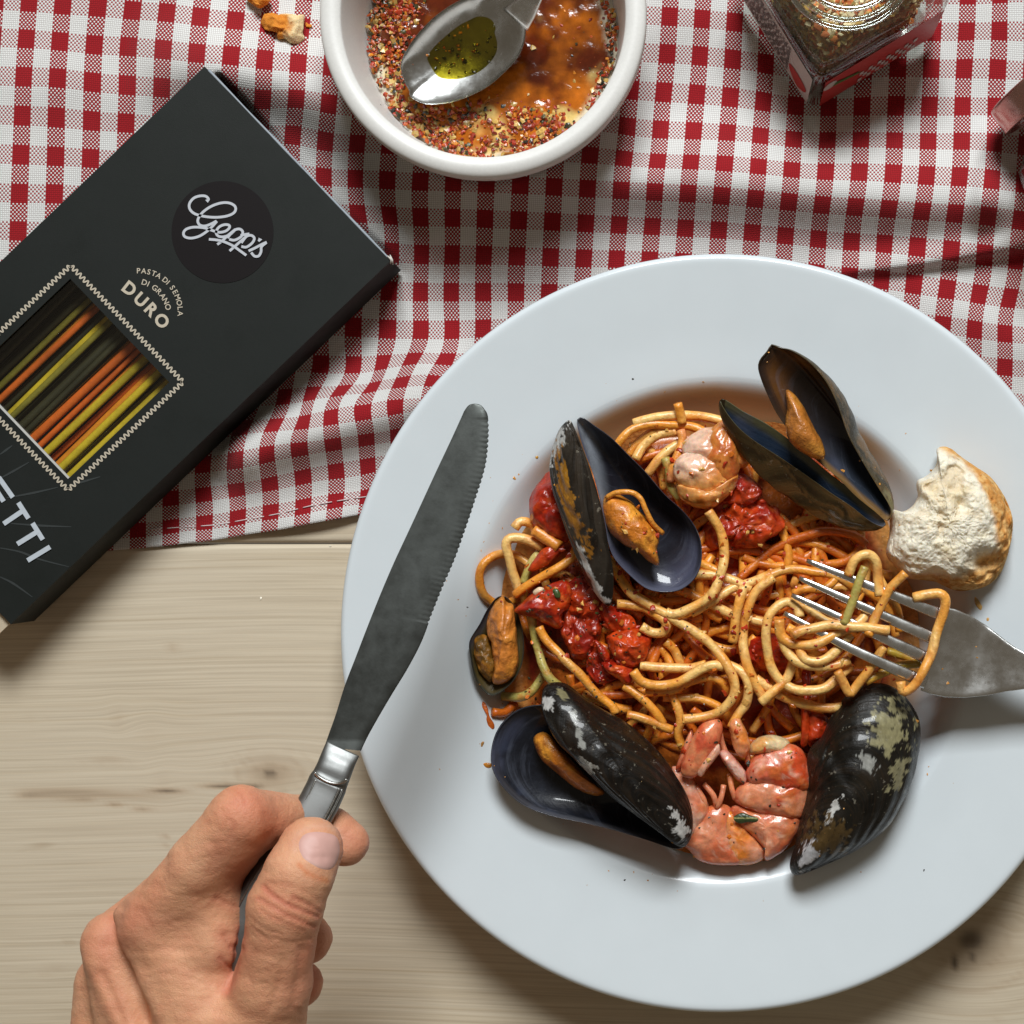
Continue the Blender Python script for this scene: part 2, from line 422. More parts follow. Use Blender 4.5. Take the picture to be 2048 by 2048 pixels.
# ------------------------------------------------------------------ table planks
KN = [(540, 1548, 60, 34, 1.0), (1942, 1880, 120, 95, 1.0), (345, 1295, 14, 9, 0.6), (215, 1520, 40, 7, 0.5), (330, 1673, 10, 5, 0.8), (331, 1690, 8, 4, 0.6),
      (137, 1884, 9, 5, 0.6), (1995, 2035, 14, 5, 0.6), (235, 1437, 16, 22, 0.25), (2030, 1846, 10, 10, 0.5), (112, 1935, 22, 6, 0.35), (90, 1950, 16, 5, 0.3), (20, 1432, 60, 4, 0.4), (325, 1560, 20, 26, 0.12), (60, 1440, 14, 4, 0.3), (300, 1468, 26, 30, 0.1)]
def plank_mesh(name, y0, y1, parent, loc_seed, x0=-900, x1=3000, nx=330, ny=None):
    ny = ny or max(8, int((y1 - y0) / 9))
    xs = np.linspace(x0, x1, nx); ys = np.linspace(y0, y1, ny)
    X, Y = np.meshgrid(xs, ys)
    g = Y - 14 * np.sin(X / 520.0 + loc_seed) - 5 * np.sin(X / 190.0 + 2 * loc_seed)
    kmask = np.zeros_like(X)
    for kx, ky, sx, sy, a in KN:
        if not (y0 <= ky <= y1): continue
        dx, dy = (X - kx) / (sx * 1.7), (Y - ky) / (sy * 1.6)
        g = g - (Y - ky) * 0.78 * np.exp(-(dx ** 2 + dy ** 2)) * (1 if sx > 30 else .6)
        d = ((X - kx) / sx) ** 2 + ((Y - ky) / sy) ** 2
        kmask = np.maximum(kmask, a * 0.50 * np.exp(-d * 1.3))
        kmask = np.maximum(kmask, a * 0.45 * (sx > 30) * np.exp(-d * .35) * (0.5 + 0.5 * np.sin(np.sqrt(d) * 13)) ** 3 * sstep(2.6, .8, np.sqrt(d)))
        kmask = np.maximum(kmask, a * 0.9 * np.exp(-d * 9) * (sx > 30))
    if y0 < 1600 < y1:               # resin streak and hairline on the left
        st = np.exp(-((Y - 1592 + 6 * np.sin(X / 90.)) / 9.0) ** 2) * sstep(10, 60, X) * (1 - sstep(120, 440, X)) * 0.62
        ln = np.exp(-((Y - (1586 - 14 * sstep(250, 480, X) - 0.00001 * X)) / 3.2) ** 2) * (1 - sstep(500, 560, X)) * sstep(60, 160, X) * 0.8
        ln2 = np.exp(-((Y - (1600 + 22 * sstep(150, 330, X))) / 3.0) ** 2) * (1 - sstep(380, 500, X)) * sstep(60, 200, X) * 0.5
        cr = np.exp(-((X - (1915 - 0.12 * (Y - 1880))) / 3.0) ** 2) * sstep(1850, 1870, Y) * (1 - sstep(1930, 1970, Y)) * 0.9
        dk = np.exp(-(((X - 1943) / 7.5) ** 2 + ((Y - 1915) / 9.0) ** 2)) * 1.0
        for q in (st, ln, ln2, cr, dk): kmask = np.maximum(kmask, q)
    edge = np.minimum(Y - y0, y1 - Y)
    z = -0.0006 * np.exp(-edge / 3.0) ** 1.0
    top = np.stack([(X - NX) * K, -(Y - NY) * K, z], 2).reshape(-1, 3)
    idx = np.arange(nx * ny).reshape(ny, nx)
    F = [tuple(q) for q in np.stack([idx[:-1, :-1], idx[1:, :-1], idx[1:, 1:], idx[:-1, 1:]], 2).reshape(-1, 4).tolist()]
    per = list(idx[0, :]) + list(idx[1:, -1]) + list(idx[-1, -2::-1]) + list(idx[-2:0:-1, 0])
    base = len(top)
    bot = top[per].copy(); bot[:, 2] = -0.027
    m = len(per)
    for i in range(m):
        j = (i + 1) % m
        F.append((per[i], per[j], base + j, base + i))
    F.append(tuple(base + i for i in range(m)))
    V = np.vstack([top, bot])
    gr = np.stack([X * K, g * K + loc_seed * 3.1, kmask], 2).reshape(-1, 3)
    gr = np.vstack([gr, gr[per]])
    o = mesh(name, V, F, WOOD, None, True, attrs={'grain': gr})
    for p in o.data.polygons: 
        if abs(p.normal.z) < 0.5: p.use_smooth = False
    return o
table = thing('wooden_table', 'pale pine table top of wide planks under the cloth, plate and hand', 'table', (0, 0, -0.027))
for i, (a, b) in enumerate([(-700, 160), (163, 1085.0), (1088.5, 2075), (2078, 2900)]):
    adopt(table, plank_mesh('plank', a, b, None, i * 1.7 + 0.4))

# ------------------------------------------------------------------ tablecloth
UV = []   # (px, py, u, v)
def uv(crop, lst):
    for x, y, a, b in lst:
        q = px(crop, [(x, y)])[0]; UV.append((q[0], q[1], a, b))
uv('a', [(165, 20, 1, 0), (150, 220, 1, 1), (135, 430, 1, 2), (128, 645, 1, 3), (120, 860, 1, 4), (112, 1075, 1, 5), (105, 1280, 1, 6),
         (350, 35, 2, 0), (335, 235, 2, 1), (322, 435, 2, 2), (315, 655, 2, 3), (312, 870, 2, 4), (305, 1075, 2, 5),
         (545, 45, 3, 0), (525, 255, 3, 1), (515, 460, 3, 2), (512, 675, 3, 3), (505, 880, 3, 4),
         (735, 65, 4, 0), (712, 262, 4, 1), (708, 478, 4, 2), (700, 685, 4, 3), (925, 75, 5, 0), (905, 280, 5, 1), (898, 490, 5, 2),
         (1110, 100, 6, 0), (1090, 300, 6, 1), (1305, 120, 7, 0), (1280, 310, 7, 1), (1465, 335, 8, 1), (1455, 560, 8, 2),
         (1650, 355, 9, 1), (1640, 550, 9, 2), (1620, 750, 9, 3), (1820, 580, 10, 2), (1800, 790, 10, 3)])
uv('B', [(400, 265, 11.5, 4.5), (575, 275, 12.5, 4.5), (757, 280, 13.5, 4.5), (937, 285, 14.5, 4.5), (1122, 292, 15.5, 4.5), (1310, 300, 16.5, 4.5), (1495, 310, 17.5, 4.5), (1680, 320, 18.5, 4.5),
         (430, 460, 11.5, 5.5), (590, 475, 12.5, 5.5), (762, 480, 13.5, 5.5), (933, 480, 14.5, 5.5), (1115, 490, 15.5, 5.5), (1300, 495, 16.5, 5.5), (1485, 503, 17.5, 5.5), (1668, 510, 18.5, 5.5),
         (590, 685, 12.5, 6.5), (755, 690, 13.5, 6.5), (928, 690, 14.5, 6.5), (1105, 690, 15.5, 6.5), (1292, 695, 16.5, 6.5), (1475, 700, 17.5, 6.5),
         (395, 885, 11.5, 7.5), (583, 892, 12.5, 7.5), (755, 892, 13.5, 7.5), (927, 892, 14.5, 7.5), (1107, 890, 15.5, 7.5),
         (205, 1085, 10.5, 8.5), (388, 1090, 11.5, 8.5), (570, 1092, 12.5, 8.5), (748, 1092, 13.5, 8.5), (920, 1088, 14.5, 8.5),
         (400, 70, 11.5, 3.5), (585, 80, 12.5, 3.5), (1505, 120, 17.5, 3.5), (1690, 130, 18.5, 3.5)])
uv('D', [(635, 815, 9.5, 9.5), (840, 820, 10.5, 9.5), (1035, 810, 11.5, 9.5), (1195, 775, 12.5, 9.5), (1385, 745, 13.5, 9.5),
         (410, 1020, 8.5, 10.5), (595, 1005, 9.5, 10.5), (745, 970, 10.5, 10.5), (925, 935, 11.5, 10.5), (1130, 905, 12.5, 10.5), (1335, 890, 13.5, 10.5),
         (335, 1190, 8.5, 11.5), (520, 1170, 9.5, 11.5), (725, 1155, 10.5, 11.5), (935, 1130, 11.5, 11.5), (1140, 1100, 12.5, 11.5),
         (120, 1430, 7.5, 12.5), (330, 1405, 8.5, 12.5), (535, 1355, 9.5, 12.5), (745, 1310, 10.5, 12.5), (945, 1275, 11.5, 12.5), (1145, 1245, 12.5, 12.5),
         (140, 1600, 7.5, 13.5), (345, 1560, 8.5, 13.5), (550, 1530, 9.5, 13.5), (755, 1490, 10.5, 13.5), (960, 1470, 11.5, 13.5),
         (130, 1785, 7.5, 14.5), (335, 1750, 8.5, 14.5), (540, 1720, 9.5, 14.5), (740, 1680, 10.5, 14.5), (940, 1640, 11.5, 14.5)])
UV += [(377, 1023, 6.5, 13.5), (377, 1077, 6.5, 14.5), (310, 1031, 5.5, 13.5), (310, 1087, 5.5, 14.5), (245, 1093, 4.5, 14.5)]
for row, vv in (([(63, 532), (222, 540), (383, 548), (545, 560), (707, 575), (868, 590), (1027, 603), (1187, 612), (1348, 622), (1510, 635), (1672, 650), (1830, 668)], 4.5),
                ([(48, 695), (210, 702), (372, 712), (533, 720), (695, 735), (855, 750), (1015, 770), (1178, 780), (1330, 797), (1495, 818), (1655, 845), (1815, 865)], 5.5),
                ([(72, 365), (235, 372), (397, 380), (563, 395), (725, 408), (888, 425), (1050, 435), (1212, 443), (1375, 455), (1535, 465), (1692, 472), (1853, 490)], 3.5),
                ([(90, 225), (250, 232), (410, 235), (575, 243), (735, 262), (898, 275), (1062, 272), (1225, 272), (1390, 280), (1550, 285), (1712, 290), (1862, 310)], 2.5),
                ([(103, 55), (262, 65), (425, 75), (587, 90), (745, 110), (908, 122), (1068, 120), (1230, 122), (1393, 125), (1555, 125), (1718, 120)], 1.5)):
    uv('C', [(x, y, 19.5 + i, vv) for i, (x, y) in enumerate(row)])
uv('C', [(1470, 1000, 28.5, 6.5), (1630, 1020, 29.5, 6.5), (1775, 1045, 30.5, 6.5), (1920, 1060, 31.5, 6.5), (1770, 1210, 30.5, 7.5), (1920, 1225, 31.5, 7.5)])
uv('9', [(412, 450, 22.5, .5), (225, 430, 21.5, .5), (238, 220, 21.5, -.5), (250, 20, 21.5, -1.5), (45, 415, 20.5, .5), (60, 205, 20.5, -.5), (590, 480, 23.5, .5),
         (950, 500, 25.5, .5), (1140, 485, 26.5, .5), (1328, 485, 27.5, .5), (1335, 280, 27.5, -.5), (1510, 490, 28.5, .5), (1520, 285, 28.5, -.5),
         (1690, 495, 29.5, .5), (1705, 275, 29.5, -.5), (1715, 80, 29.5, -1.5), (1880, 500, 30.5, .5), (1890, 290, 30.5, -.5), (1890, 70, 30.5, -1.5)])
UV = np.array(UV)
def tps_fit(src, dst, lam=1e-3):
    n = len(src)
    d = np.linalg.norm(src[:, None] - src[None], axis=2)
    Kk = np.where(d > 0, d * d * np.log(d + 1e-9), 0) + lam * np.eye(n)
    Pm = np.c_[np.ones(n), src]
    A = np.zeros((n + 3, n + 3)); A[:n, :n] = Kk; A[:n, n:] = Pm; A[n:, :n] = Pm.T
    return np.linalg.solve(A, np.vstack([dst, np.zeros((3, dst.shape[1]))]))
def tps_eval(wt, src, q):
    out = np.empty((len(q), wt.shape[1]))
    for a in range(0, len(q), 8000):
        qq = q[a:a + 8000]
        d = np.linalg.norm(qq[:, None] - src[None], axis=2)
        out[a:a + 8000] = np.where(d > 0, d * d * np.log(d + 1e-9), 0) @ wt[:-3] + np.c_[np.ones(len(qq)), qq] @ wt[-3:]
    return out
src = UV[:, :2] / 1000.0
WT = tps_fit(src, UV[:, 2:], 2e-4)

def seg_dist(q, pl):               # signed distance (below = +) and parameter along a polyline
    best = np.full(len(q), 1e9); side = np.zeros(len(q)); par = np.zeros(len(q))
    for i in range(len(pl) - 1):
        a, b = pl[i], pl[i + 1]
        ab = b - a
        t = np.clip(((q - a) @ ab) / (ab @ ab), 0, 1)
        pr = a + t[:, None] * ab
        dd = q - pr
        d = np.linalg.norm(dd, axis=1)
        sg = np.sign(ab[0] * dd[:, 1] - ab[1] * dd[:, 0])
        m = d < best
        best[m] = d[m]; side[m] = sg[m]; par[m] = (i + t[m]) / (len(pl) - 1)
    return best * side, par
FOLDS = [  # polyline, height m, sigma above, sigma below, fade start, fade end
    ([(240, 110), (450, 132), (600, 170), (800, 262), (1000, 330), (1250, 352), (1500, 362), (1780, 388), (2100, 400)], 0.0165, 72, 58, 0.02, 0.0),
    ([(430, 960), (505, 905), (620, 868), (700, 842), (770, 824), (860, 795), (980, 740)], 0.0125, 52, 42, 0.05, 0.05),
    ([(1600, 560), (1684, 543), (1828, 526), (1952, 506), (2060, 487), (2150, 470)], 0.0050, 24, 10, 0.3, 0.0),
    ([(640, 500), (850, 460), (1050, 500), (1250, 470)], 0.0080, 70, 42, 0.3, 0.3),
    ([(1790, 560), (1950, 640), (2080, 700)], 0.0025, 30, 40, 0.3, 0.0),
    ([(1985, 230), (1975, 330), (1965, 470)], 0.0050, 30, 18, 0.2, 0.2),
    ([(-60, 170), (120, 165), (330, 190), (420, 240)], 0.0014, 60, 40, 0.2, 0.2)]
BOXP = np.array([(437, 175), (792, 545), (62, 1236), (-310, 860)], float)
def inside_soft(q, poly, soft):    # 1 inside a convex polygon, falling to 0 outside over soft px
    d = np.full(len(q), 1e9)
    c = poly.mean(0)
    for i in range(len(poly)):
        a, b = poly[i], poly[(i + 1) % len(poly)]
        n = np.array([-(b - a)[1], (b - a)[0]]); n /= np.linalg.norm(n)
        if (c - a) @ n < 0: n = -n
        d = np.minimum(d, (q - a) @ n)
    return sstep(-soft, 0, d)
def circ_soft(q, cx, cy, r, soft): return 1 - sstep(r, r + soft, np.hypot(q[:, 0] - cx, q[:, 1] - cy))
def cloth_z(q):
    z = np.zeros(len(q))
    for pl, hgt, sa, sb, f0, f1 in FOLDS:
        d, t = seg_dist(q, catmull(np.array(pl, float), 5))
        s_ = np.where(d > 0, sb, sa)
        a = hgt * np.ones_like(t)
        if f0: a = a * sstep(0, f0 + .1, t)
        if f1: a = a * (1 - sstep(1 - f1 - .1, 1, t))
        z += a * np.exp(-(d / s_) ** 2 / 2)
    z += 0.00045 * (fbm(np.c_[q / 130.0, np.zeros(len(q))], 3, 5) + 1)
    flat = np.maximum.reduce([inside_soft(q, BOXP, 26), circ_soft(q, 1440, 1260, 330, 150), circ_soft(q, 965, 105, 205, 70), circ_soft(q, 1690, 40, 170, 60), circ_soft(q, 2160, 330, 60, 50)])
    z = z * (1 - flat) + 0.0004 * flat
    # under the wide plate rim the cloth must stay below the china
    pr = np.hypot(q[:, 0] - 1440, q[:, 1] - 1260)
    lim = 0.003 + 0.022 * sstep(300, 760, pr)
    z = np.minimum(z, lim)
    return z + 0.0011
HEM = np.array([(-300, 1150), (0, 1124), (200, 1103), (310, 1094), (426, 1081), (493, 1069), (557, 1060), (621, 1047), (685, 1036), (711, 1031), (900, 1000), (1200, 960), (1700, 900), (2400, 840)], float)
nx, ny = 430, 260
xs = np.linspace(-260, 2330, nx)
hemy = np.interp(xs, HEM[:, 0], HEM[:, 1])
t = np.linspace(0, 1, ny)
X = np.repeat(xs[None], ny, 0)
Y = -220 + t[:, None] * (hemy[None] + 220)
q = np.c_[X.ravel(), Y.ravel()]
cz = cloth_z(q)
lift = 0.0035 * np.exp(-((q[:, 0] - 640) / 110) ** 2) * sstep(60, 0, (np.interp(q[:, 0], HEM[:, 0], HEM[:, 1]) - q[:, 1]))
cz = cz + lift
uvv = tps_eval(WT, src, q / 1000.0)
ctop = PA(q, cz)
idx = np.arange(nx * ny).reshape(ny, nx)
F = np.stack([idx[:-1, :-1], idx[1:, :-1], idx[1:, 1:], idx[:-1, 1:]], 2).reshape(-1, 4)
cloth = mesh('tablecloth', ctop, F.tolist(), CLOTH, None, True, attrs={'weave': np.c_[uvv, np.zeros(len(uvv))]})
tag(cloth, 'red and white gingham tablecloth lying in folds across the upper half of the table', 'tablecloth')
sol = cloth.modifiers.new('thickness', 'SOLIDIFY'); sol.thickness = 0.0008; sol.offset = -1
THREAD = m_flat('white_thread', (0.72, 0.60, 0.60), 0.8)
sp = []
xx = 300.0
k_ = 0
while xx < 760:
    x2 = xx + 24
    seg = np.array([(x, np.interp(x, HEM[:, 0], HEM[:, 1]) - 33 + 3 * math.sin(x / 60)) for x in np.linspace(xx, x2, 5)])
    zz = cloth_z(seg) + 0.0035 * np.exp(-((seg[:, 0] - 640) / 110) ** 2) * 0.5 + 0.00012
    sp.append(tube_data(PA(seg, zz), 0.00022, 5)); xx += 34
V, F = join(sp)
adopt(cloth, mesh('hem_stitching', V, F, THREAD))

# ------------------------------------------------------------------ plate
PC = P(1440, 1266, 0.030)
R = 757 * K * (H - 0.03) / H
prof = [(0.001, 0.0075), (0.030, 0.0073), (0.060, 0.0075), (0.072, 0.0085), (0.080, 0.0112), (0.087, 0.0160), (0.0925, 0.0212), (0.0955, 0.0236), (0.0975, 0.0246), (0.1000, 0.0251),
        (0.112, 0.0266), (0.126, 0.0290), (0.138, 0.0312), (0.1415, 0.0318), (0.1430, 0.0316), (R, 0.0306), (0.1436, 0.0296), (0.138, 0.0280), (0.120, 0.0240), (0.100, 0.0205),
        (0.090, 0.0120), (0.080, 0.0060), (0.066, 0.0042), (0.062, 0.0020), (0.058, 0.0020), (0.056, 0.0040), (0.001, 0.0045)]
pr2 = catmull(np.array(prof), 3)
V, F = lathe(pr2, 256, (PC.x, PC.y, 0))
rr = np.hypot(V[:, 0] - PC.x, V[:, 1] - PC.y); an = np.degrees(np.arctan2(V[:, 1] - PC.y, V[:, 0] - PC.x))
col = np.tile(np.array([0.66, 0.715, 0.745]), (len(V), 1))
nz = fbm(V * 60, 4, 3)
st = sstep(0.0972, 0.0925, rr + 0.0014 * nz) * sstep(28, 55, an) * (1 - sstep(128, 150, an)) * (V[:, 2] > 0.006)  # sauce film plus the wall's shade and warm bounce, painted on the top arc
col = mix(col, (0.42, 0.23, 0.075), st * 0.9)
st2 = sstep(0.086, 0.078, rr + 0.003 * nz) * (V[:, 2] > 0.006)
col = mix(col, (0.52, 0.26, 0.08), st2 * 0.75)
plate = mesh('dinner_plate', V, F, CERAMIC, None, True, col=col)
plate.location = (0, 0, 0)
tag(recentre(plate), 'large white wide-rimmed pasta plate holding spaghetti, mussels and prawns', 'plate')
def plate_z(x, y):
    r_ = np.hypot(np.asarray(x) - PC.x, np.asarray(y) - PC.y)
    p_ = np.array(prof[:14])
    return np.interp(r_, p_[:, 0], p_[:, 1])

# ------------------------------------------------------------------ generic food shapes
def pillow(name, pts, z0, h, mat, parent=None, crop=None, col=(0.5, 0.5, 0.5), n=72, rings=16, pw=0.5, nz=0.0, ns=150.0, hb=None, seed=0, cfn=None, sharp=False, tilt=(0, 0), tex=None, centre=None):
    o = px(crop, pts)
    o = resample(o, n, True) if sharp else resample(catmull(o, 6, True), n, True)
    c = o.mean(0) if centre is None else px(crop, [centre])[0]
    rs = np.sin(np.linspace(0, 1, rings + 1) * np.pi / 2)[1:]
    hb = h * 0.35 if hb is None else hb
    top = [c[None]] + [c + r * (o - c) for r in rs]
    q_ = np.vstack(top)
    r_all = np.r_[0, np.repeat(rs, n)]
    zz = z0 + h * (1 - r_all ** 2) ** pw + tilt[0] * (q_[:, 0] - c[0]) * K + tilt[1] * (q_[:, 1] - c[1]) * K
    Vt = PA(q_, zz)
    qb = np.vstack([c + r * (o - c) for r in rs[:-1][::-3]] + [c[None]])
    rb = np.r_[np.repeat(rs[:-1][::-3], n), 0]
    zb = z0 - hb * (1 - rb ** 2) ** pw + tilt[0] * (qb[:, 0] - c[0]) * K + tilt[1] * (qb[:, 1] - c[1]) * K
    Vb = PA(qb, zb)
    V = np.vstack([Vt, Vb])
    r_v = np.r_[r_all, rb]
    if nz:
        f = fbm(V * ns + seed * 7.7, 4, seed)
        f2 = fbm(V * ns * 0.8 + seed * 3.1 + 50, 4, seed + 9); f3 = fbm(V * ns * 0.8 - seed * 5.1 - 50, 4, seed + 19)
        V = V + np.c_[f2 * 0.45, f3 * 0.45, f] * nz
    if tex is not None: V = tex(V, r_v)
    F = [(0, 1 + (j + 1) % n, 1 + j) for j in range(n)]
    F = [(0, 1 + j, 1 + (j + 1) % n) for j in range(n)]
    ring0 = lambda i: 1 + i * n
    flat = []
    for i in range(len(rs) - 1):
        for j in range(n):
            k = (j + 1) % n
            F.append((ring0(i) + j, ring0(i + 1) + j, ring0(i + 1) + k, ring0(i) + k))
    prev = ring0(len(rs) - 1); nb = len(rs[:-1][::-3]); b0 = len(Vt)
    for i in range(nb):
        cur = b0 + i * n
        for j in range(n):
            k = (j + 1) % n
            F.append((prev + j, cur + j, cur + k, prev + k))
        prev = cur
    last = len(V) - 1
    for j in range(n): F.append((prev + j, last, prev + (j + 1) % n))
    # image y runs down, so the winding above faces up when the outline is clockwise in the image
    a = np.sum(o[:, 0] * np.roll(o[:, 1], -1) - np.roll(o[:, 0], -1) * o[:, 1])
    if a > 0: F = [f[::-1] for f in F]
    cc = np.tile(np.array(col, float), (len(V), 1))
    if cfn: 
        qq = np.vstack([q_, qb])
        cc = cfn(V, qq, r_v, cc)
    ob = mesh(name, V, F, mat, None, True, col=cc)
    if parent is not None: adopt(parent, ob)
    return ob

def nn(V, s, seed=0, o=4): return fbm(V * s, o, seed)

# ------------------------------------------------------------------ sauce bed in the well
FOODC = np.array((1400.0, 1215.0))
FOODO = np.array([(1100, 1000), (1040, 1080), (1005, 1170), (1005, 1290), (1010, 1390), (1070, 1480), (1180, 1560), (1320, 1680), (1470, 1728), (1590, 1690), (1670, 1600), (1770, 1470), (1835, 1340), (1835, 1210),
                  (1790, 1090), (1750, 970), (1680, 890), (1560, 845), (1420, 835), (1290, 855), (1180, 915)], float)
def food_top(q):
    d = q - FOODC
    e = np.sqrt((d[:, 0] / 440.0) ** 2 + (d[:, 1] / 440.0) ** 2)
    return 0.012 + 0.013 * np.clip(1 - e ** 2, 0, 1)
n, rings = 140, 60
o_ = resample(catmull(FOODO, 6, True), n, True)
c_ = FOODC
q_ = [c_[None]] + [c_ + r * (o_ - c_) for r in np.linspace(0, 1, rings + 1)[1:]]
q_ = np.vstack(q_)
r_ = np.r_[0, np.repeat(np.linspace(0, 1, rings + 1)[1:], n)]
q_ = q_ + np.c_[fbm(np.c_[q_ / 40, q_[:, :1] * 0], 3, 1), fbm(np.c_[q_ / 40, q_[:, :1] * 0 + 9], 3, 2)] * 10 * r_[:, None]
z_ = food_top(q_) - 0.003 + 0.0032 * fbm(np.c_[q_ / 38, q_[:, :1] * 0], 4, 4)
w0 = PA(q_, 0.01)
pz = plate_z(w0[:, 0], w0[:, 1])
z_ = np.where(r_ > 0.90, pz + 0.0007 * (1 - sstep(0.93, 1.0, r_)) - 0.0004, np.maximum(z_, pz + 0.0008))
z_ = mix(z_[:, None], (pz + 0.0003)[:, None], sstep(0.8, 0.99, r_))[:, 0]
V = PA(q_, z_)
F = [(0, 1 + j, 1 + (j + 1) % n) for j in range(n)]
for i in range(rings - 1):
    for j in range(n):
        k = (j + 1) % n
        F.append((1 + i * n + j, 1 + (i + 1) * n + j, 1 + (i + 1) * n + k, 1 + i * n + k))
nz = nn(V, 90, 3); 
col = mix((0.34, 0.040, 0.010), (0.60, 0.17, 0.02), sstep(-0.3, 0.4, nz))
col = mix(col, (0.20, 0.018, 0.008), sstep(0.05, 0.5, nn(V, 140, 8)))
col = mix(col, (0.62, 0.30, 0.08), sstep(0.86, 0.97, r_) * 0.9)
me = mesh('tomato_sauce', V, F, WET, None, True, col=col)
if me.data.polygons[10].normal.z < 0: me.data.flip_normals()
tag(me, kind='stuff', label='orange red tomato sauce pooled under the spaghetti in the plate well', cat='sauce')

# ------------------------------------------------------------------ spaghetti
STRAW, ORANGE, DEEP, GREENISH, PINKISH = (0.92, 0.58, 0.19), (0.84, 0.33, 0.035), (0.58, 0.12, 0.008), (0.42, 0.36, 0.09), (0.72, 0.28, 0.12)
def strand_data(pxs, zs, rad=0.00142, tone='s', seed=0, smooth=True):
    p = np.asarray(pxs, float)
    zs = np.broadcast_to(np.asarray(zs, float), (len(p),))
    w3 = PA(p, zs)
    w3 = catmull(w3, 8) if smooth else w3
    L = np.linalg.norm(np.diff(w3, axis=0), axis=1).sum()
    w3 = resample(w3, max(6, int(L / 0.0011)))
    w3 = w3 + np.c_[fbm(w3 * 70 + seed, 2, seed), fbm(w3 * 70 + seed + 5, 2, seed + 1), fbm(w3 * 90 + seed, 2, seed + 2)] * 0.0011
    w3[:, 2] = np.maximum(w3[:, 2], plate_z(w3[:, 0], w3[:, 1]) + rad)
    rr = rad * (1 + 0.10 * fbm(w3 * 160 + seed, 2, seed + 3))
    V, F = tube_data(w3, rr, 12)
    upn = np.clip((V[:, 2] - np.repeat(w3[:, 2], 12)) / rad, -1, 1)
    a = fbm(V * 95 + seed * 3.3, 3, seed + 4)
    base = {'s': STRAW, 'o': ORANGE, 'd': DEEP, 'g': GREENISH, 'p': PINKISH, 'y': (0.62, 0.42, 0.05)}[tone]
    other = {'s': ORANGE, 'o': (0.74, 0.40, 0.10), 'd': ORANGE, 'g': (0.58, 0.46, 0.14), 'p': ORANGE, 'y': ORANGE}[tone]
    col = mix(base, other, sstep(-0.15, 0.40, a) * 0.85)
    col = mix(col, (0.60, 0.15, 0.015), sstep(0.15, 0.5, fbm(V * 260 + seed, 3, seed + 6)) * 0.45)
    sp_ = sstep(0.42, 0.55, vnoise(V * 900 + seed, seed + 8))
    col = mix(col, (0.36, 0.09, 0.015), sp_ * 0.35)
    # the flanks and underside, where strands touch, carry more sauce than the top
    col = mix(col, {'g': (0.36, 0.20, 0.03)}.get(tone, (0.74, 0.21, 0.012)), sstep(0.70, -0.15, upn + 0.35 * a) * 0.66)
    return V, F, col
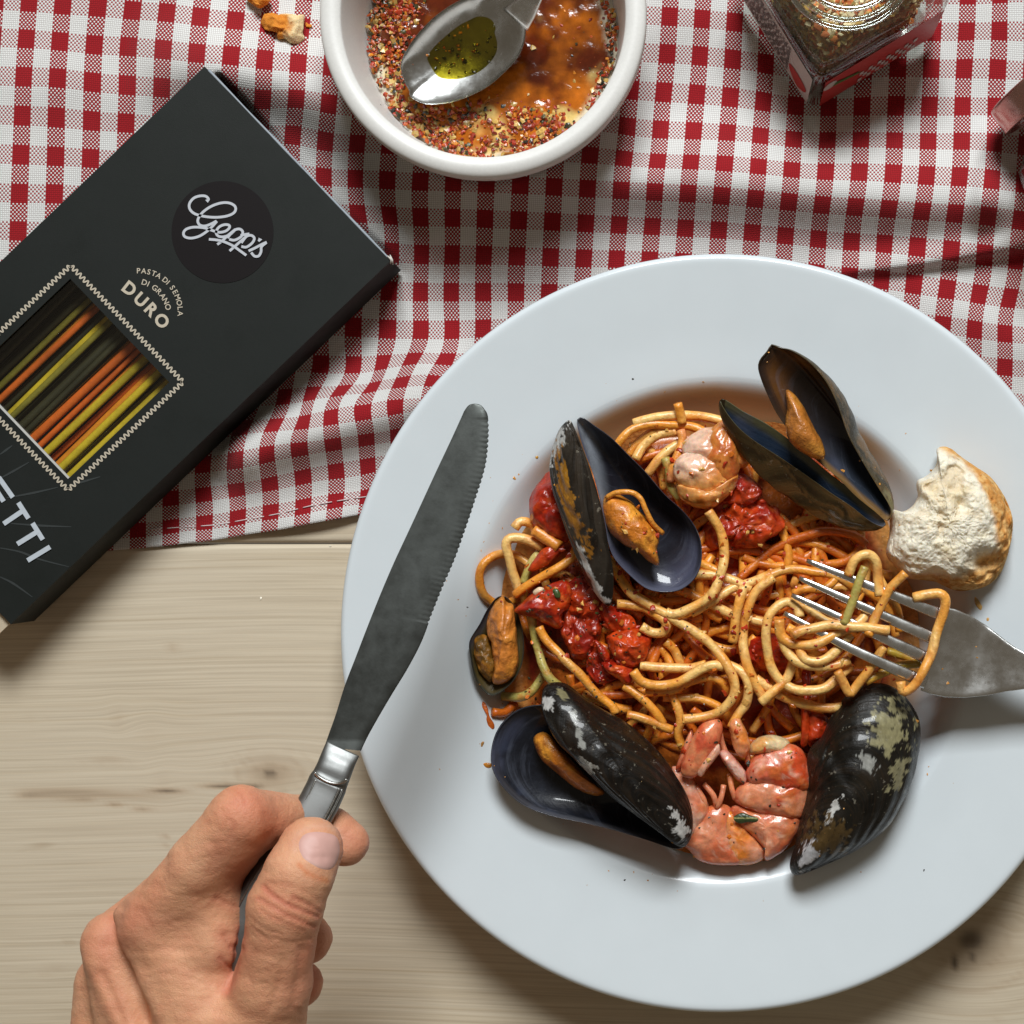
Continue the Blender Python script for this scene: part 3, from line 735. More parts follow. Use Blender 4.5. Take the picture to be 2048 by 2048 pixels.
STR = [
 # crop, points, z, tone, label
 ('1', [(1060, 800), (1090, 740), (1160, 670), (1280, 635), (1450, 640), (1600, 670), (1680, 720)], .030, 'o', 'orange spaghetti strand arching over the top edge of the heap under the plate wall'),
 ('1', [(1180, 640), (1350, 585), (1550, 580), (1700, 600), (1840, 640)], .028, 's', 'pale spaghetti strand running level above the topmost arch of pasta'),
 ('1', [(1460, 505), (1470, 560), (1485, 640)], .032, 'o', 'short orange pasta stub poking up at the top of the heap'),
 ('1', [(1190, 880), (1240, 790), (1330, 710), (1460, 685)], .028, 's', 'pale curved strand just left of the upper prawn'),
 ('1', [(1140, 830), (1190, 760), (1290, 690), (1400, 670)], .026, 'o', 'orange curved strand nested under the top arch'),
 ('1', [(1490, 680), (1495, 740), (1465, 830), (1430, 920), (1420, 1000)], .032, 'p', 'pinkish strand hanging down the left side of the upper prawn'),
 ('1', [(1270, 960), (1330, 870), (1400, 800), (1480, 750)], .027, 's', 'pale strand between the open mussel and the upper prawn'),
 ('1', [(1380, 850), (1405, 930), (1420, 1040), (1480, 1130)], .030, 'g', 'greenish strand beside the upper prawn'),
 ('1', [(1200, 760), (1300, 820), (1360, 940), (1380, 1050)], .024, 'o', 'orange strand sunk behind the open mussel'),
 ('1', [(1660, 1200), (1730, 1320), (1770, 1470), (1750, 1600), (1690, 1720), (1580, 1810), (1440, 1860), (1380, 1840)], .039, 's', 'long pale strand curling down from the upper prawn to the middle of the plate'),
 ('1', [(440, 1750), (320, 1800), (230, 1740), (200, 1620), (230, 1530), (320, 1475), (420, 1480), (510, 1550)], .020, 'o', 'orange looped strand at the far left edge of the heap'),
 ('1', [(445, 1710), (400, 1570), (365, 1440), (400, 1370), (500, 1385), (600, 1440)], .0265, 's', 'pale hooked strand standing in the left loop'),
 ('1', [(420, 1740), (560, 1640), (700, 1560), (790, 1490), (830, 1400)], .029, 'o', 'glossy orange strand crossing above the left tomato piece'),
 ('1', [(460, 1660), (520, 1520), (600, 1440), (680, 1400)], .024, 'g', 'green tinged strand at the left edge of the heap'),
 ('1', [(420, 1300), (460, 1260), (540, 1290), (560, 1380)], .024, 's', 'pale short loop beside the uppermost tomato piece'),
 ('3', [(1030, -110), (1090, 10), (1160, 110), (1270, 180), (1400, 250), (1450, 290), (1560, 360), (1680, 450), (1780, 560), (1835, 680), (1820, 800), (1740, 880), (1620, 915), (1500, 930)], .0375, 's', 'longest pale strand sweeping from the open mussel across the centre to the lower coil'),
 ('3', [(1075, 190), (1160, 195), (1260, 210), (1350, 255), (1395, 310), (1370, 365), (1300, 370), (1230, 330)], .036, 's', 'thick pale hook of spaghetti over the central tomato'),
 ('1', [(1570, 1600), (1700, 1610), (1830, 1650), (1932, 1700)], .034, 's', 'pale strand lying just right of the open mussel shell'),
 ('1', [(1600, 1530), (1680, 1560), (1750, 1600)], .033, 'o', 'short strand tucked above the pale one right of the mussel'),
 ('1', [(1460, 1690), (1620, 1760), (1750, 1850), (1900, 1920), (2010, 1960)], .031, 'o', 'orange strand passing under the long curl in the middle'),
 ('2', [(-60, 1720), (90, 1640), (230, 1560), (430, 1490)], .036, 's', 'pale strand with a cut end left of the fork'),
 ('2', [(300, 1560), (440, 1480), (560, 1450), (700, 1475), (850, 1520), (960, 1600)], .033, 'o', 'orange strand running towards the fork tines'),
 ('2', [(240, 1510), (420, 1350), (590, 1265), (750, 1225), (900, 1240), (990, 1310)], .027, 'd', 'dark sauce-soaked strand under the right open mussel'),
 ('2', [(500, 1370), (650, 1415), (850, 1420), (955, 1330), (930, 1260), (800, 1200)], .025, 'd', 'dark looped strand under the right open mussel'),
 ('2', [(420, 1340), (600, 1290), (760, 1330), (900, 1400)], .024, 'd', 'dark inner strand in the shade of the right mussel'),
 ('2', [(260, 1560), (235, 1660), (205, 1780), (188, 1890)], .0385, 's', 'pale vertical strand with a clean cut end in the centre right'),
 ('2', [(430, 1500), (330, 1590), (280, 1720), (255, 1860), (265, 1960), (290, 2060), (340, 2160), (400, 2250)], .036, 's', 'pale strand curving down the centre right beside the cut one'),
 ('2', [(40, 1650), (180, 1720), (300, 1750), (400, 1775)], .033, 's', 'pale strand crossing behind the vertical cut strand'),
 ('2', [(590, 1740), (570, 1680), (510, 1650), (430, 1710), (398, 1820), (400, 1940), (425, 2040), (490, 2125), (600, 2175), (720, 2165), (830, 2090), (900, 2040)], .0395, 's', 'big pale loop hanging below the fork tines'),
 ('2', [(540, 1650), (650, 1700), (760, 1770), (880, 1800)], .0385, 's', 'pale strand running under the middle tines'),
 ('2', [(1270, 1620), (1350, 1600), (1430, 1600), (1462, 1640), (1440, 1740), (1410, 1850), (1380, 1950), (1320, 2080), (1260, 2160), (1210, 2180), (1200, 2120)], .0485, 's', 'pale strand wrapped over the root of the fork'),
 ('2', [(880, 1490), (930, 1400), (1000, 1370), (1050, 1420), (1062, 1520), (1070, 1620)], .0475, 's', 'pale arch looping over the first tine'),
 ('2', [(985, 1440), (930, 1570), (890, 1700), (860, 1790)], .0490, 'g', 'green strand lying across the tines'),
 ('2', [(1215, 1485), (1140, 1560), (1090, 1660), (1040, 1760), (1000, 1850)], .0485, 'o', 'orange strand slanting across the tines'),
 ('2', [(560, 1850), (620, 1815), (800, 1790), (1000, 1812), (1125, 1822)], .0480, 's', 'thick pale strand lying over the lower tines'),
 ('2', [(480, 1760), (490, 1850), (560, 1905), (680, 1905), (790, 1850), (850, 1800)], .0445, 's', 'pale loop at the left of the fork bundle'),
 ('2', [(520, 1800), (640, 1860), (820, 1840), (960, 1760), (1000, 1700)], .0440, 's', 'pale strand wound inside the fork bundle'),
 ('2', [(820, 1500), (740, 1570), (640, 1570), (560, 1600)], .034, 'o', 'orange strand behind the second tine'),
 ('2', [(1070, 1500), (1120, 1600), (1180, 1700), (1190, 1830)], .039, 'o', 'orange strand between the tines near the fork root'),
 ('4', [(1210, 300), (1250, 370), (1295, 440), (1330, 400), (1400, 300), (1520, 140)], .0440, 'o', 'bent orange strand making a V above the dark mussel'),
 ('4', [(1390, 360), (1480, 310), (1580, 270), (1740, 245)], .0410, 'y', 'yellow green strand under the fork root'),
 ('4', [(1540, 170), (1640, 200), (1740, 240)], .0385, 'y', 'yellow strand between the lower tines'),
 ('4', [(850, 60), (880, 160), (950, 240), (1060, 275), (1190, 265), (1290, 230)], .0425, 's', 'pale strand curving under the fork bundle'),
 ('4', [(960, 140), (1000, 220), (1110, 230), (1230, 150), (1300, 70)], .0440, 's', 'pale inner curl of the fork bundle'),
 ('4', [(715, 500), (790, 430), (870, 350), (925, 230)], .0385, 's', 'pale strand with a cut end above the lower prawn'),
 ('4', [(680, 340), (800, 430), (920, 490), (1080, 540), (1240, 530)], .0345, 's', 'pale strand running right towards the dark mussel'),
 ('4', [(590, 240), (660, 330), (740, 410), (860, 450)], .0320, 'o', 'orange strand in the middle of the lower heap'),
 ('3', [(520, 260), (540, 390), (565, 500), (600, 600), (650, 680), (705, 725)], .0290, 'g', 'dull greenish strand right of the small mussel'),
 ('3', [(570, 330), (610, 410), (700, 510), (820, 620), (930, 740), (1040, 840), (1065, 890)], .0335, 'o', 'orange strand speckled with herbs on the left slope'),
 ('3', [(340, 785), (450, 790), (530, 745), (600, 650)], .0200, 'g', 'dull strand below the small mussel'),
 ('3', [(1120, 720), (1240, 800), (1330, 880), (1375, 950)], .0330, 'o', 'orange strand above the lower left mussel shell'),
 ('3', [(1140, 905), (1280, 930), (1440, 990)], .0330, 'o', 'orange cut strand pointing at the lower prawn'),
 ('3', [(1180, 610), (1235, 680), (1350, 712), (1480, 685), (1600, 610), (1700, 578), (1760, 590)], .0370, 's', 'bright pale strand dipping across the lower middle'),
 ('3', [(1220, 585), (1400, 602), (1560, 602), (1660, 580)], .0345, 's', 'pale straight strand behind the bright dipping one'),
 ('3', [(1260, 750), (1420, 735), (1560, 680), (1680, 660), (1770, 700), (1790, 760)], .0335, 'o', 'orange strand inside the lower coil'),
 ('3', [(1740, 560), (1810, 580), (1890, 630), (1925, 720), (1900, 830), (1840, 900), (1800, 980)], .0350, 's', 'pale strand around the outside of the lower coil'),
 ('3', [(1410, 730), (1450, 830), (1475, 930), (1465, 1030), (1500, 1120)], .0300, 'o', 'orange strand hanging down to the lower prawn'),
 ('3', [(1450, 800), (1600, 795), (1740, 850), (1800, 930)], .0290, 'o', 'orange strand across the bottom of the coil'),
 ('3', [(1290, 600), (1350, 450), (1400, 350), (1420, 260)], .0300, 'd', 'dark orange strand rising beside the central tomato'),
 ('3', [(1390, 430), (1450, 490), (1490, 590)], .0320, 'o', 'short orange strand in the centre hollow'),
 ('3', [(1360, 480), (1400, 540), (1430, 600)], .0310, 'o', 'second short strand in the centre hollow'),
 ('3', [(1480, 300), (1520, 400), (1600, 500), (1700, 560)], .0290, 'd', 'dark flat strand under the long pale sweep'),
 ('3', [(1500, 470), (1620, 400), (1760, 340), (1850, 300)], .0270, 'd', 'dark strand crossing the hollow in the middle'),
 ('3', [(860, 780), (960, 800), (1080, 850), (1180, 860)], .0265, 'o', 'orange strand low above the lower left mussel'),
 ('3', [(300, 870), (370, 880), (430, 820)], .0150, 'd', 'dark strand end below the small mussel'),
 ('4', [(-40, 240), (60, 130), (100, 20), (60, -80)], .0290, 'd', 'dark orange strand beside the tall central sweep'),
 ('4', [(80, 470), (250, 470), (400, 500), (460, 560)], .0290, 'o', 'orange strand at the bottom of the lower coil'),
 ('4', [(480, 660), (520, 560), (560, 480), (600, 400)], .0280, 'd', 'dark strand rising behind the lower prawn'),
]
for i, (cr, pts, z, tone, lab) in enumerate(STR):
    p_ = px(cr, pts)
    m_ = len(p_)
    zz = z + 0.0010 * np.sin(np.arange(m_) * 1.3 + i)
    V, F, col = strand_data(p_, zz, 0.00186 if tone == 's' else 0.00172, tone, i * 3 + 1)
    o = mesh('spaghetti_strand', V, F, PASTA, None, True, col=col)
    recentre(o)
    tag(o, lab, 'spaghetti', 'spaghetti strands on the plate')
# carrot-like thick stub
V, F, col = strand_data(px('1', [(545, 1325), (700, 1430)]), [.029, .031], 0.0026, 'o', 77)
o = recentre(mesh('pasta_stub', V, F, PASTA, None, True, col=mix(col, (0.8, 0.25, 0.02), np.full(len(col), 0.7))))
tag(o, 'thick short orange piece of pasta beside the uppermost tomato piece', 'pasta')
# the mass beneath that no one could count
parts, cols = [], []
off = 0
tries = 0
k_ = 0
from_poly = catmull(FOODO, 4, True)
def in_poly(p, poly):
    x, y = p; c = False; j = len(poly) - 1
    for i in range(len(poly)):
        if (poly[i][1] > y) != (poly[j][1] > y) and x < (poly[j][0] - poly[i][0]) * (y - poly[i][1]) / (poly[j][1] - poly[i][1]) + poly[i][0]: c = not c
        j = i
    return c
shr = FOODC + (from_poly - FOODC) * 0.93
while k_ < 92 and tries < 4000:
    tries += 1
    c0 = FOODC + RNG.uniform(-420, 420, 2)
    r0 = RNG.uniform(50, 190); a0 = RNG.uniform(0, 6.28); sw = RNG.uniform(1.2, 3.8) * (1 if RNG.random() < .5 else -1)
    tt = np.linspace(0, 1, 9)
    rad_ = r0 * (1 + 0.25 * np.sin(tt * 3 + a0))
    pp = c0 + np.c_[np.cos(a0 + sw * tt) * rad_, np.sin(a0 + sw * tt) * rad_]
    if not all(in_poly(p, shr) for p in pp): continue
    if any(p[1] > 1560 for p in pp): continue
    lay = RNG.uniform(0, 1)
    zz = food_top(pp) - 0.0015 + lay * 0.0075 + 0.0008 * np.sin(tt * 9 + a0)
    tone = RNG.choice(['d', 'o', 'o', 'd', 'd'])
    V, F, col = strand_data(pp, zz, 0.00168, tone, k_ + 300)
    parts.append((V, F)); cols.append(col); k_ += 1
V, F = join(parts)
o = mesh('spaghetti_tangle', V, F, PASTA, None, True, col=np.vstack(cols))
tag(o, 'tangled mass of sauce-coated spaghetti beneath the loose strands', 'spaghetti', kind='stuff')
# ------------------------------------------------------------------ mussels
def valve(parent, crop, pts, zs, bulge, umbo, tint, patches=(), inner=(0.045, 0.055, 0.085), rim=(0.03, 0.03, 0.035), inner_fn=None, n=110, rings=26, pw=0.62, seed=0, name='shell_valve', both=True):
    p = px(crop, pts)
    zs = np.broadcast_to(np.asarray(zs, float), (len(p),))
    m3 = resample(catmull(np.c_[p, zs * 5000], 8, True), n, True)
    m3[:, 2] /= 5000
    u = px(crop, [umbo])[0]
    cpx = m3.mean(0)
    cpx[:2] = cpx[:2] * 0.86 + u * 0.14
    B = np.array(bulge, float)
    W = PA(m3[:, :2], m3[:, 2]); C = PA(cpx[None, :2], cpx[2:3])[0]
    rs = np.sin(np.linspace(0, 1, rings + 1) * np.pi / 2)[1:]
    # growth coordinate: fraction of the outline reached from the umbo
    vec = m3[:, :2] - u
    far = cpx[:2] - u
    a0 = math.atan2(far[1], far[0])
    def ang(v): return (np.arctan2(v[:, 1], v[:, 0]) - a0 + np.pi) % (2 * np.pi) - np.pi
    oa, orr = ang(vec), np.hypot(vec[:, 0], vec[:, 1])
    k = orr > 4
    order = np.argsort(oa[k]); oa_, or_ = oa[k][order], orr[k][order]
    allp = np.vstack([cpx[None, :2]] + [cpx[:2] + r * (m3[:, :2] - cpx[:2]) for r in rs])
    dv = allp - u
    ra = np.interp(ang(dv), oa_, or_)
    gro = np.clip(np.hypot(dv[:, 0], dv[:, 1]) / np.maximum(ra, 20), 0, 1.2)
    rr = np.r_[0, np.repeat(rs, n)]
    base = np.vstack([C[None]] + [C + r * (W - C) for r in rs])
    prof_ = (1 - rr ** 2) ** pw
    # the dome is highest towards the umbo
    th = 0.0011
    Bn = B / np.linalg.norm(B)
    ripple = 0.00022 * np.sin(gro * 46 + 3 * fbm(np.c_[allp / 90, allp[:, :1] * 0], 2, seed))
    outer = base + prof_[:, None] * B + Bn * (th * (1 - rr ** 6) + 0.0001)[:, None] + Bn * (ripple * (rr < 0.99))[:, None]
    outer = C + (outer - C) * (1 + 0.012 * rr[:, None])
    inner_v = base + prof_[:, None] * B
    m = len(base)
    V = np.vstack([outer, inner_v])
    F, mi = [], []
    def surf(o0, flip, mat_i):
        for j in range(n):
            f = (o0, o0 + 1 + j, o0 + 1 + (j + 1) % n); F.append(f[::-1] if flip else f); mi.append(mat_i)
        for i in range(rings - 1):
            for j in range(n):
                k2 = (j + 1) % n
                f = (o0 + 1 + i * n + j, o0 + 1 + (i + 1) * n + j, o0 + 1 + (i + 1) * n + k2, o0 + 1 + i * n + k2)
                F.append(f[::-1] if flip else f); mi.append(mat_i)
    a_ = np.sum(m3[:, 0] * np.roll(m3[:, 1], -1) - np.roll(m3[:, 0], -1) * m3[:, 1])
    up = B[2] > 0
    cw = a_ > 0            # clockwise as seen in the image (y down)
    surf(0, (cw == up), 0)
    surf(m, (cw != up), 1)
    e0, e1 = 1 + (rings - 1) * n, m + 1 + (rings - 1) * n
    for j in range(n):
        k2 = (j + 1) % n
        f = (e0 + j, e0 + k2, e1 + k2, e1 + j); F.append(f if (cw == up) else f[::-1]); mi.append(0)
    oc = np.tile(np.array(tint, float), (m, 1))
    nz = fbm(outer * 160, 4, seed + 2)
    stk = fbm(np.c_[gro * 9 + seed, ang(dv) * 5, rr * 0 + seed], 4, seed + 13)
    oc = mix(oc, np.array(tint) * 0.25, sstep(0.0, 0.35, stk) * 0.8)
    oc = mix(oc, (0.20, 0.10, 0.03), sstep(0.05, 0.4, -stk) * (0.6 if max(tint) > 0.05 else 0.03))
    oc = mix(oc, np.array(tint) * 1.4, sstep(-0.1, 0.6, nz) * 0.5)
    for (x, y, rx_, ry_, rot, pc, thr) in patches:
        q2 = px(crop, [(x, y)])[0]; sc = CROPS[crop][2] if crop else 1
        dx, dy = allp[:, 0] - q2[0], allp[:, 1] - q2[1]
        cr_, sr_ = math.cos(math.radians(rot)), math.sin(math.radians(rot))
        ex, ey = (dx * cr_ + dy * sr_) * sc / rx_, (-dx * sr_ + dy * cr_) * sc / ry_
        fall = 1 - np.hypot(ex, ey)
        nn_ = fbm(outer * 420 + 7, 5, seed + 5, 0.65)
        oc = mix(oc, np.array(pc) * (0.75 + 0.35 * fbm(outer * 900, 3, 3))[:, None], sstep(thr - 0.04, thr + 0.04, fall + 1.1 * nn_))
    ic = np.tile(np.array(inner, float), (m, 1))
    ic = mix(ic, np.array(rim), sstep(0.93, 0.985, rr))
    ic = mix(ic, (0.10, 0.11, 0.17), sstep(.72, .98, rr) * sstep(.0, .5, fbm(outer * 75 + seed, 4, seed + 31)) * .6)
    if inner_fn: ic = inner_fn(allp, rr, gro, ic, outer)
    gr = np.c_[gro, ang(dv), rr]
    o = mesh(name, V, F, None, None, True, col=np.vstack([oc, ic]), mats=[SHELL_O, SHELL_I], midx=mi, attrs={'grow': np.vstack([gr, gr])})
    adopt(parent, o)
    return o
WHITE_P, OLIVE_P, AMBER_P, GREY_P = (0.66, 0.65, 0.62), (0.23, 0.20, 0.10), (0.36, 0.15, 0.018), (0.36, 0.36, 0.33)
INK, BROWNISH = (0.007, 0.008, 0.011), (0.035, 0.026, 0.016)
def meatcol(V, q, r, cc):
    a = nn(V, 170, 5); b = nn(V, 260, 6)
    c = mix((0.56, 0.17, 0.015), (0.80, 0.33, 0.035), sstep(-0.2, 0.3, a))
    c = mix(c, (0.35, 0.10, 0.01), sstep(0.15, 0.5, b))
    return mix(c, (0.16, 0.06, 0.015), sstep(0.90, 1.0, r) * 0.5)
MG = 'mussels on the plate'
# M1, open, upper left of the heap
m1 = thing('mussel', 'open mussel with frilled orange meat at the upper left of the spaghetti', 'mussel', P(1190, 980, .036), MG)
def in1(p, r, g, c, V):
    n_ = fbm(V * 70, 4, 12)
    c = mix(c, (0.34, 0.37, 0.42), sstep(0.35, 0.0, np.abs(((p[:, 0] - 1180) + (p[:, 1] - 960) * -0.25) / 90)) * sstep(-.4, .3, n_) * 0.9 * (p[:, 1] < 1090))  # pale diagonal reflection on the inner shell, painted into its colour
    return mix(c, (0.09, 0.095, 0.15), sstep(0.80, 0.97, g) * 0.7)
valve(m1, '1', [(820, 640), (850, 600), (930, 650), (1040, 730), (1150, 840), (1260, 950), (1380, 1090), (1490, 1190), (1570, 1290), (1612, 1400), (1612, 1530), (1570, 1630), (1480, 1700), (1370, 1715), (1260, 1690), (1150, 1600), (1060, 1500), (1020, 1400), (1000, 1280), (960, 1100), (920, 950), (870, 820)],
      [.052, .053, .053, .053, .052, .051, .050, .049, .048, .047, .046, .045, .044, .044, .045, .047, .049, .050, .051, .052, .052, .052], (0.002, 0.0, -0.0105), (835, 605), INK, inner=(0.014, 0.013, 0.018), inner_fn=in1, rim=(0.10, 0.10, 0.11), seed=1)
valve(m1, '1', [(800, 660), (772, 618), (720, 670), (682, 780), (665, 900), (690, 1060), (730, 1180), (780, 1330), (830, 1470), (880, 1600), (930, 1700), (990, 1780), (1030, 1800), (1052, 1700), (1048, 1560), (1020, 1420), (990, 1250), (950, 1080), (900, 920), (840, 760)],
      [.053, .052, .046, .041, .038, .037, .037, .037, .037, .037, .037, .038, .040, .043, .046, .049, .051, .052, .053, .053], (-0.0045, 0.0, 0.0045), (780, 625), (0.030, 0.024, 0.018),
      [(735, 770, 60, 190, 8, WHITE_P, 0.18), (855, 1120, 52, 420, -17, AMBER_P, 0.22), (845, 1010, 34, 240, -17, (0.50, 0.22, 0.02), 0.35), (965, 1600, 32, 250, -15, WHITE_P, 0.22), (690, 900, 30, 220, 0, GREY_P, 0.5), (1000, 1740, 30, 60, -20, WHITE_P, 0.3)], seed=2, n=200, rings=60)
pillow('meat', [(975, 1190), (990, 1105), (1050, 1080), (1140, 1115), (1215, 1190), (1305, 1275), (1345, 1380), (1335, 1450), (1350, 1545), (1290, 1525), (1215, 1460), (1130, 1420), (1045, 1350), (995, 1270)], .0480, .0085, MEAT, m1, '1', nz=.0012, ns=220, cfn=meatcol, seed=3)
V, F, col = strand_data(px('1', [(1000, 1110), (1060, 1072), (1150, 1070), (1210, 1110), (1260, 1190), (1310, 1270), (1380, 1330)]), [.052, .054, .055, .055, .054, .052, .048], 0.0010, 'o', 901)
adopt(m1, mesh('frill', V, F, MEAT, None, True, col=mix(col, (0.70, 0.28, 0.04), np.full(len(col), .6))))
# M2, open, upper right
m2 = thing('mussel', 'wide open brown-lined mussel at the upper right, touching the bread', 'mussel', P(1640, 900, .036), MG)
def in2(p, r, g, c, V):
    n_ = fbm(V * 60, 4, 15)
    t_ = sstep(1000, 760, p[:, 1] + 20 * n_)
    c = mix(c, (0.026, 0.014, 0.008), t_)
    return mix(c, (0.12, 0.048, 0.012), t_ * sstep(0.70, 0.86, r) * (1 - sstep(0.95, 1, r)) * sstep(940, 820, p[:, 1]))
valve(m2, '2', [(430, 122), (400, 165), (362, 210), (350, 260), (372, 340), (410, 430), (460, 530), (530, 630), (610, 730), (700, 810), (820, 910), (930, 1020), (1040, 1110), (1108, 1165), (1138, 1120), (1120, 1060), (1050, 950), (960, 800), (880, 650), (820, 480), (750, 340), (650, 225), (540, 155), (470, 140)],
      [.060, .060, .059, .058, .056, .054, .052, .050, .048, .047, .046, .045, .044, .043, .044, .045, .047, .050, .053, .056, .058, .060, .061, .061], (0.0085, 0.0035, -0.0105), (1120, 1150), (0.060, 0.045, 0.020),
      [(960, 640, 40, 220, -20, WHITE_P, 0.75), (1090, 960, 30, 200, -18, OLIVE_P, 0.35)], inner=(0.026, 0.034, 0.05), inner_fn=in2, rim=(0.20, 0.11, 0.035), seed=3)
valve(m2, '2', [(125, 455), (160, 450), (260, 515), (400, 590), (540, 690), (660, 790), (780, 890), (900, 980), (1020, 1080), (1098, 1165), (1090, 1200), (1010, 1165), (900, 1080), (780, 1000), (640, 900), (480, 790), (340, 700), (240, 620), (165, 530)],
      [.048, .049, .048, .047, .046, .045, .044, .043, .043, .042, .042, .042, .043, .044, .045, .046, .047, .048, .048], (-0.0070, -0.0095, -0.0085), (1095, 1190), (0.070, 0.048, 0.018),
      [(600, 1060, 200, 34, 22, WHITE_P, 0.50), (760, 1150, 90, 26, 10, WHITE_P, 0.42), (520, 960, 200, 100, 40, AMBER_P, 0.6)], inner=(0.022, 0.038, 0.07), rim=(0.09, 0.085, 0.04), seed=4)
pillow('meat', [(515, 385), (570, 420), (630, 510), (685, 620), (735, 715), (745, 790), (690, 802), (600, 755), (532, 690), (508, 600), (520, 500)], .0505, .0080, MEAT, m2, '2', nz=.0010, ns=220, seed=5,
       cfn=lambda V, q, r, c: mix(meatcol(V, q, r, c), (0.30, 0.13, 0.03), 0.45))
# M3, open, lower left
m3 = thing('mussel', 'large open black mussel at the lower left, beside the pink prawn', 'mussel', P(1150, 1550, .030), MG)
valve(m3, '3', [(640, 850), (570, 843), (480, 858), (400, 900), (325, 980), (282, 1080), (270, 1200), (300, 1300), (370, 1395), (480, 1485), (650, 1550), (850, 1592), (1050, 1640), (1250, 1700), (1440, 1760), (1490, 1730), (1340, 1590), (1160, 1440), (980, 1280), (820, 1100), (720, 960)],
      [.040, .040, .039, .038, .037, .036, .036, .036, .036, .036, .036, .036, .037, .038, .039, .040, .040, .040, .040, .040, .040], (0.001, 0.002, -0.0095), (1470, 1750), INK, inner=(0.007, 0.008, 0.012), rim=(0.07, 0.07, 0.08), seed=6,
      inner_fn=lambda p, r, g, c, V: mix(c, (0.05, 0.06, 0.10), sstep(0.86, 0.97, g) * sstep(0.1, 0.5, fbm(V * 90, 4, 4) + .2) * 0.6))
pillow('meat', [(540, 1045), (590, 1012), (640, 1030), (700, 1095), (800, 1205), (920, 1335), (1000, 1405), (920, 1422), (800, 1365), (680, 1265), (590, 1190), (547, 1115)], .0345, .0075, MEAT, m3, '3', nz=.0008, ns=200, cfn=meatcol, seed=6)
valve(m3, '3', [(597, 800), (612, 730), (660, 700), (740, 702), (810, 745), (900, 815), (1000, 875), (1130, 948), (1260, 1055), (1370, 1170), (1450, 1290), (1520, 1410), (1556, 1530), (1558, 1650), (1525, 1728), (1470, 1742), (1350, 1655), (1200, 1545), (1050, 1432), (930, 1312), (800, 1180), (700, 1080), (635, 970), (600, 870)],
      [.045, .044, .043, .042, .041, .040, .039, .038, .037, .037, .037, .037, .038, .039, .040, .041, .043, .045, .046, .047, .047, .047, .047, .046], (-0.001, 0.001, 0.0130), (1530, 1700), (0.007, 0.006, 0.005),
      [(655, 830, 62, 52, 20, WHITE_P, 0.30), (740, 770, 60, 40, 30, OLIVE_P, 0.45), (860, 1010, 34, 190, -18, GREY_P, 0.42), (905, 1230, 85, 62, 20, (0.42, 0.41, 0.37), 0.22), (1490, 1600, 60, 135, -25, WHITE_P, 0.34)], seed=7, n=240, rings=70)
# M4, closed, lower right
m4 = thing('mussel', 'closed black mussel blotched with olive crust at the lower right', 'mussel', P(1700, 1560, .026), MG)
o4 = [(1230, 500), (1300, 430), (1400, 388), (1500, 385), (1600, 430), (1680, 520), (1728, 620), (1735, 740), (1715, 880), (1680, 1010), (1610, 1160), (1540, 1280), (1430, 1380), (1300, 1460), (1150, 1530), (1030, 1580), (950, 1605), (912, 1582), (905, 1520), (930, 1440), (950, 1350), (970, 1250), (1005, 1130), (1020, 1010), (1012, 900), (1032, 800), (1110, 720), (1150, 620)]
valve(m4, '4', o4, .0335, (0.0015, 0.001, 0.0150), (925, 1590), (0.009, 0.008, 0.006),
      [(1520, 640, 210, 290, 25, (0.30, 0.27, 0.14), 0.52), (1350, 870, 110, 80, 30, GREY_P, 0.42), (1560, 930, 100, 190, 20, (0.30, 0.27, 0.15), 0.42), (1120, 1200, 34, 170, 25, WHITE_P, 0.40), (1010, 1440, 60, 150, 22, (0.66, 0.66, 0.68), 0.22), (1520, 1290, 34, 90, 35, GREY_P, 0.35), (1230, 1420, 60, 30, -40, GREY_P, 0.6), (1120, 1330, 200, 180, 30, (0.10, 0.06, 0.02), 0.45)], seed=8, n=240, rings=70)
valve(m4, '4', o4, .0325, (0.001, 0.001, -0.0065), (925, 1590), INK, seed=9)
# M5, small half shell at the left
m5 = thing('mussel', 'small half shell filled with orange mussel meat at the left edge of the spaghetti', 'mussel', P(995, 1290, .024), MG)
valve(m5, '3', [(300, 150), (360, 145), (420, 215), (462, 345), (475, 480), (452, 600), (385, 705), (275, 775), (200, 725), (155, 640), (128, 500), (130, 420), (190, 320), (240, 225)], .0285, (0.0, 0.0, -0.0055), (275, 765), (0.02, 0.025, 0.02),
      inner=(0.10, 0.07, 0.02), rim=(0.05, 0.05, 0.035), seed=11)
pillow('meat', [(305, 150), (345, 128), (365, 180), (405, 190), (430, 320), (438, 480), (436, 590), (380, 685), (300, 705), (272, 680), (292, 600), (272, 520), (268, 430), (242, 380), (244, 290), (275, 190)], .0275, .0085, MEAT, m5, '3', nz=.0020, ns=260, seed=8,
       cfn=lambda V, q, r, c: mix(meatcol(V, q, r, c), (0.78, 0.27, 0.05), 0.55))
pillow('meat', [(200, 380), (250, 400), (270, 480), (290, 600), (260, 690), (210, 640), (165, 560), (150, 470), (160, 410)], .0262, .0048, MEAT, m5, '3', nz=.0022, ns=300, seed=9,
       cfn=lambda V, q, r, c: mix((0.20, 0.10, 0.015), (0.50, 0.20, 0.02), sstep(-.2, .4, nn(V, 350, 4))))

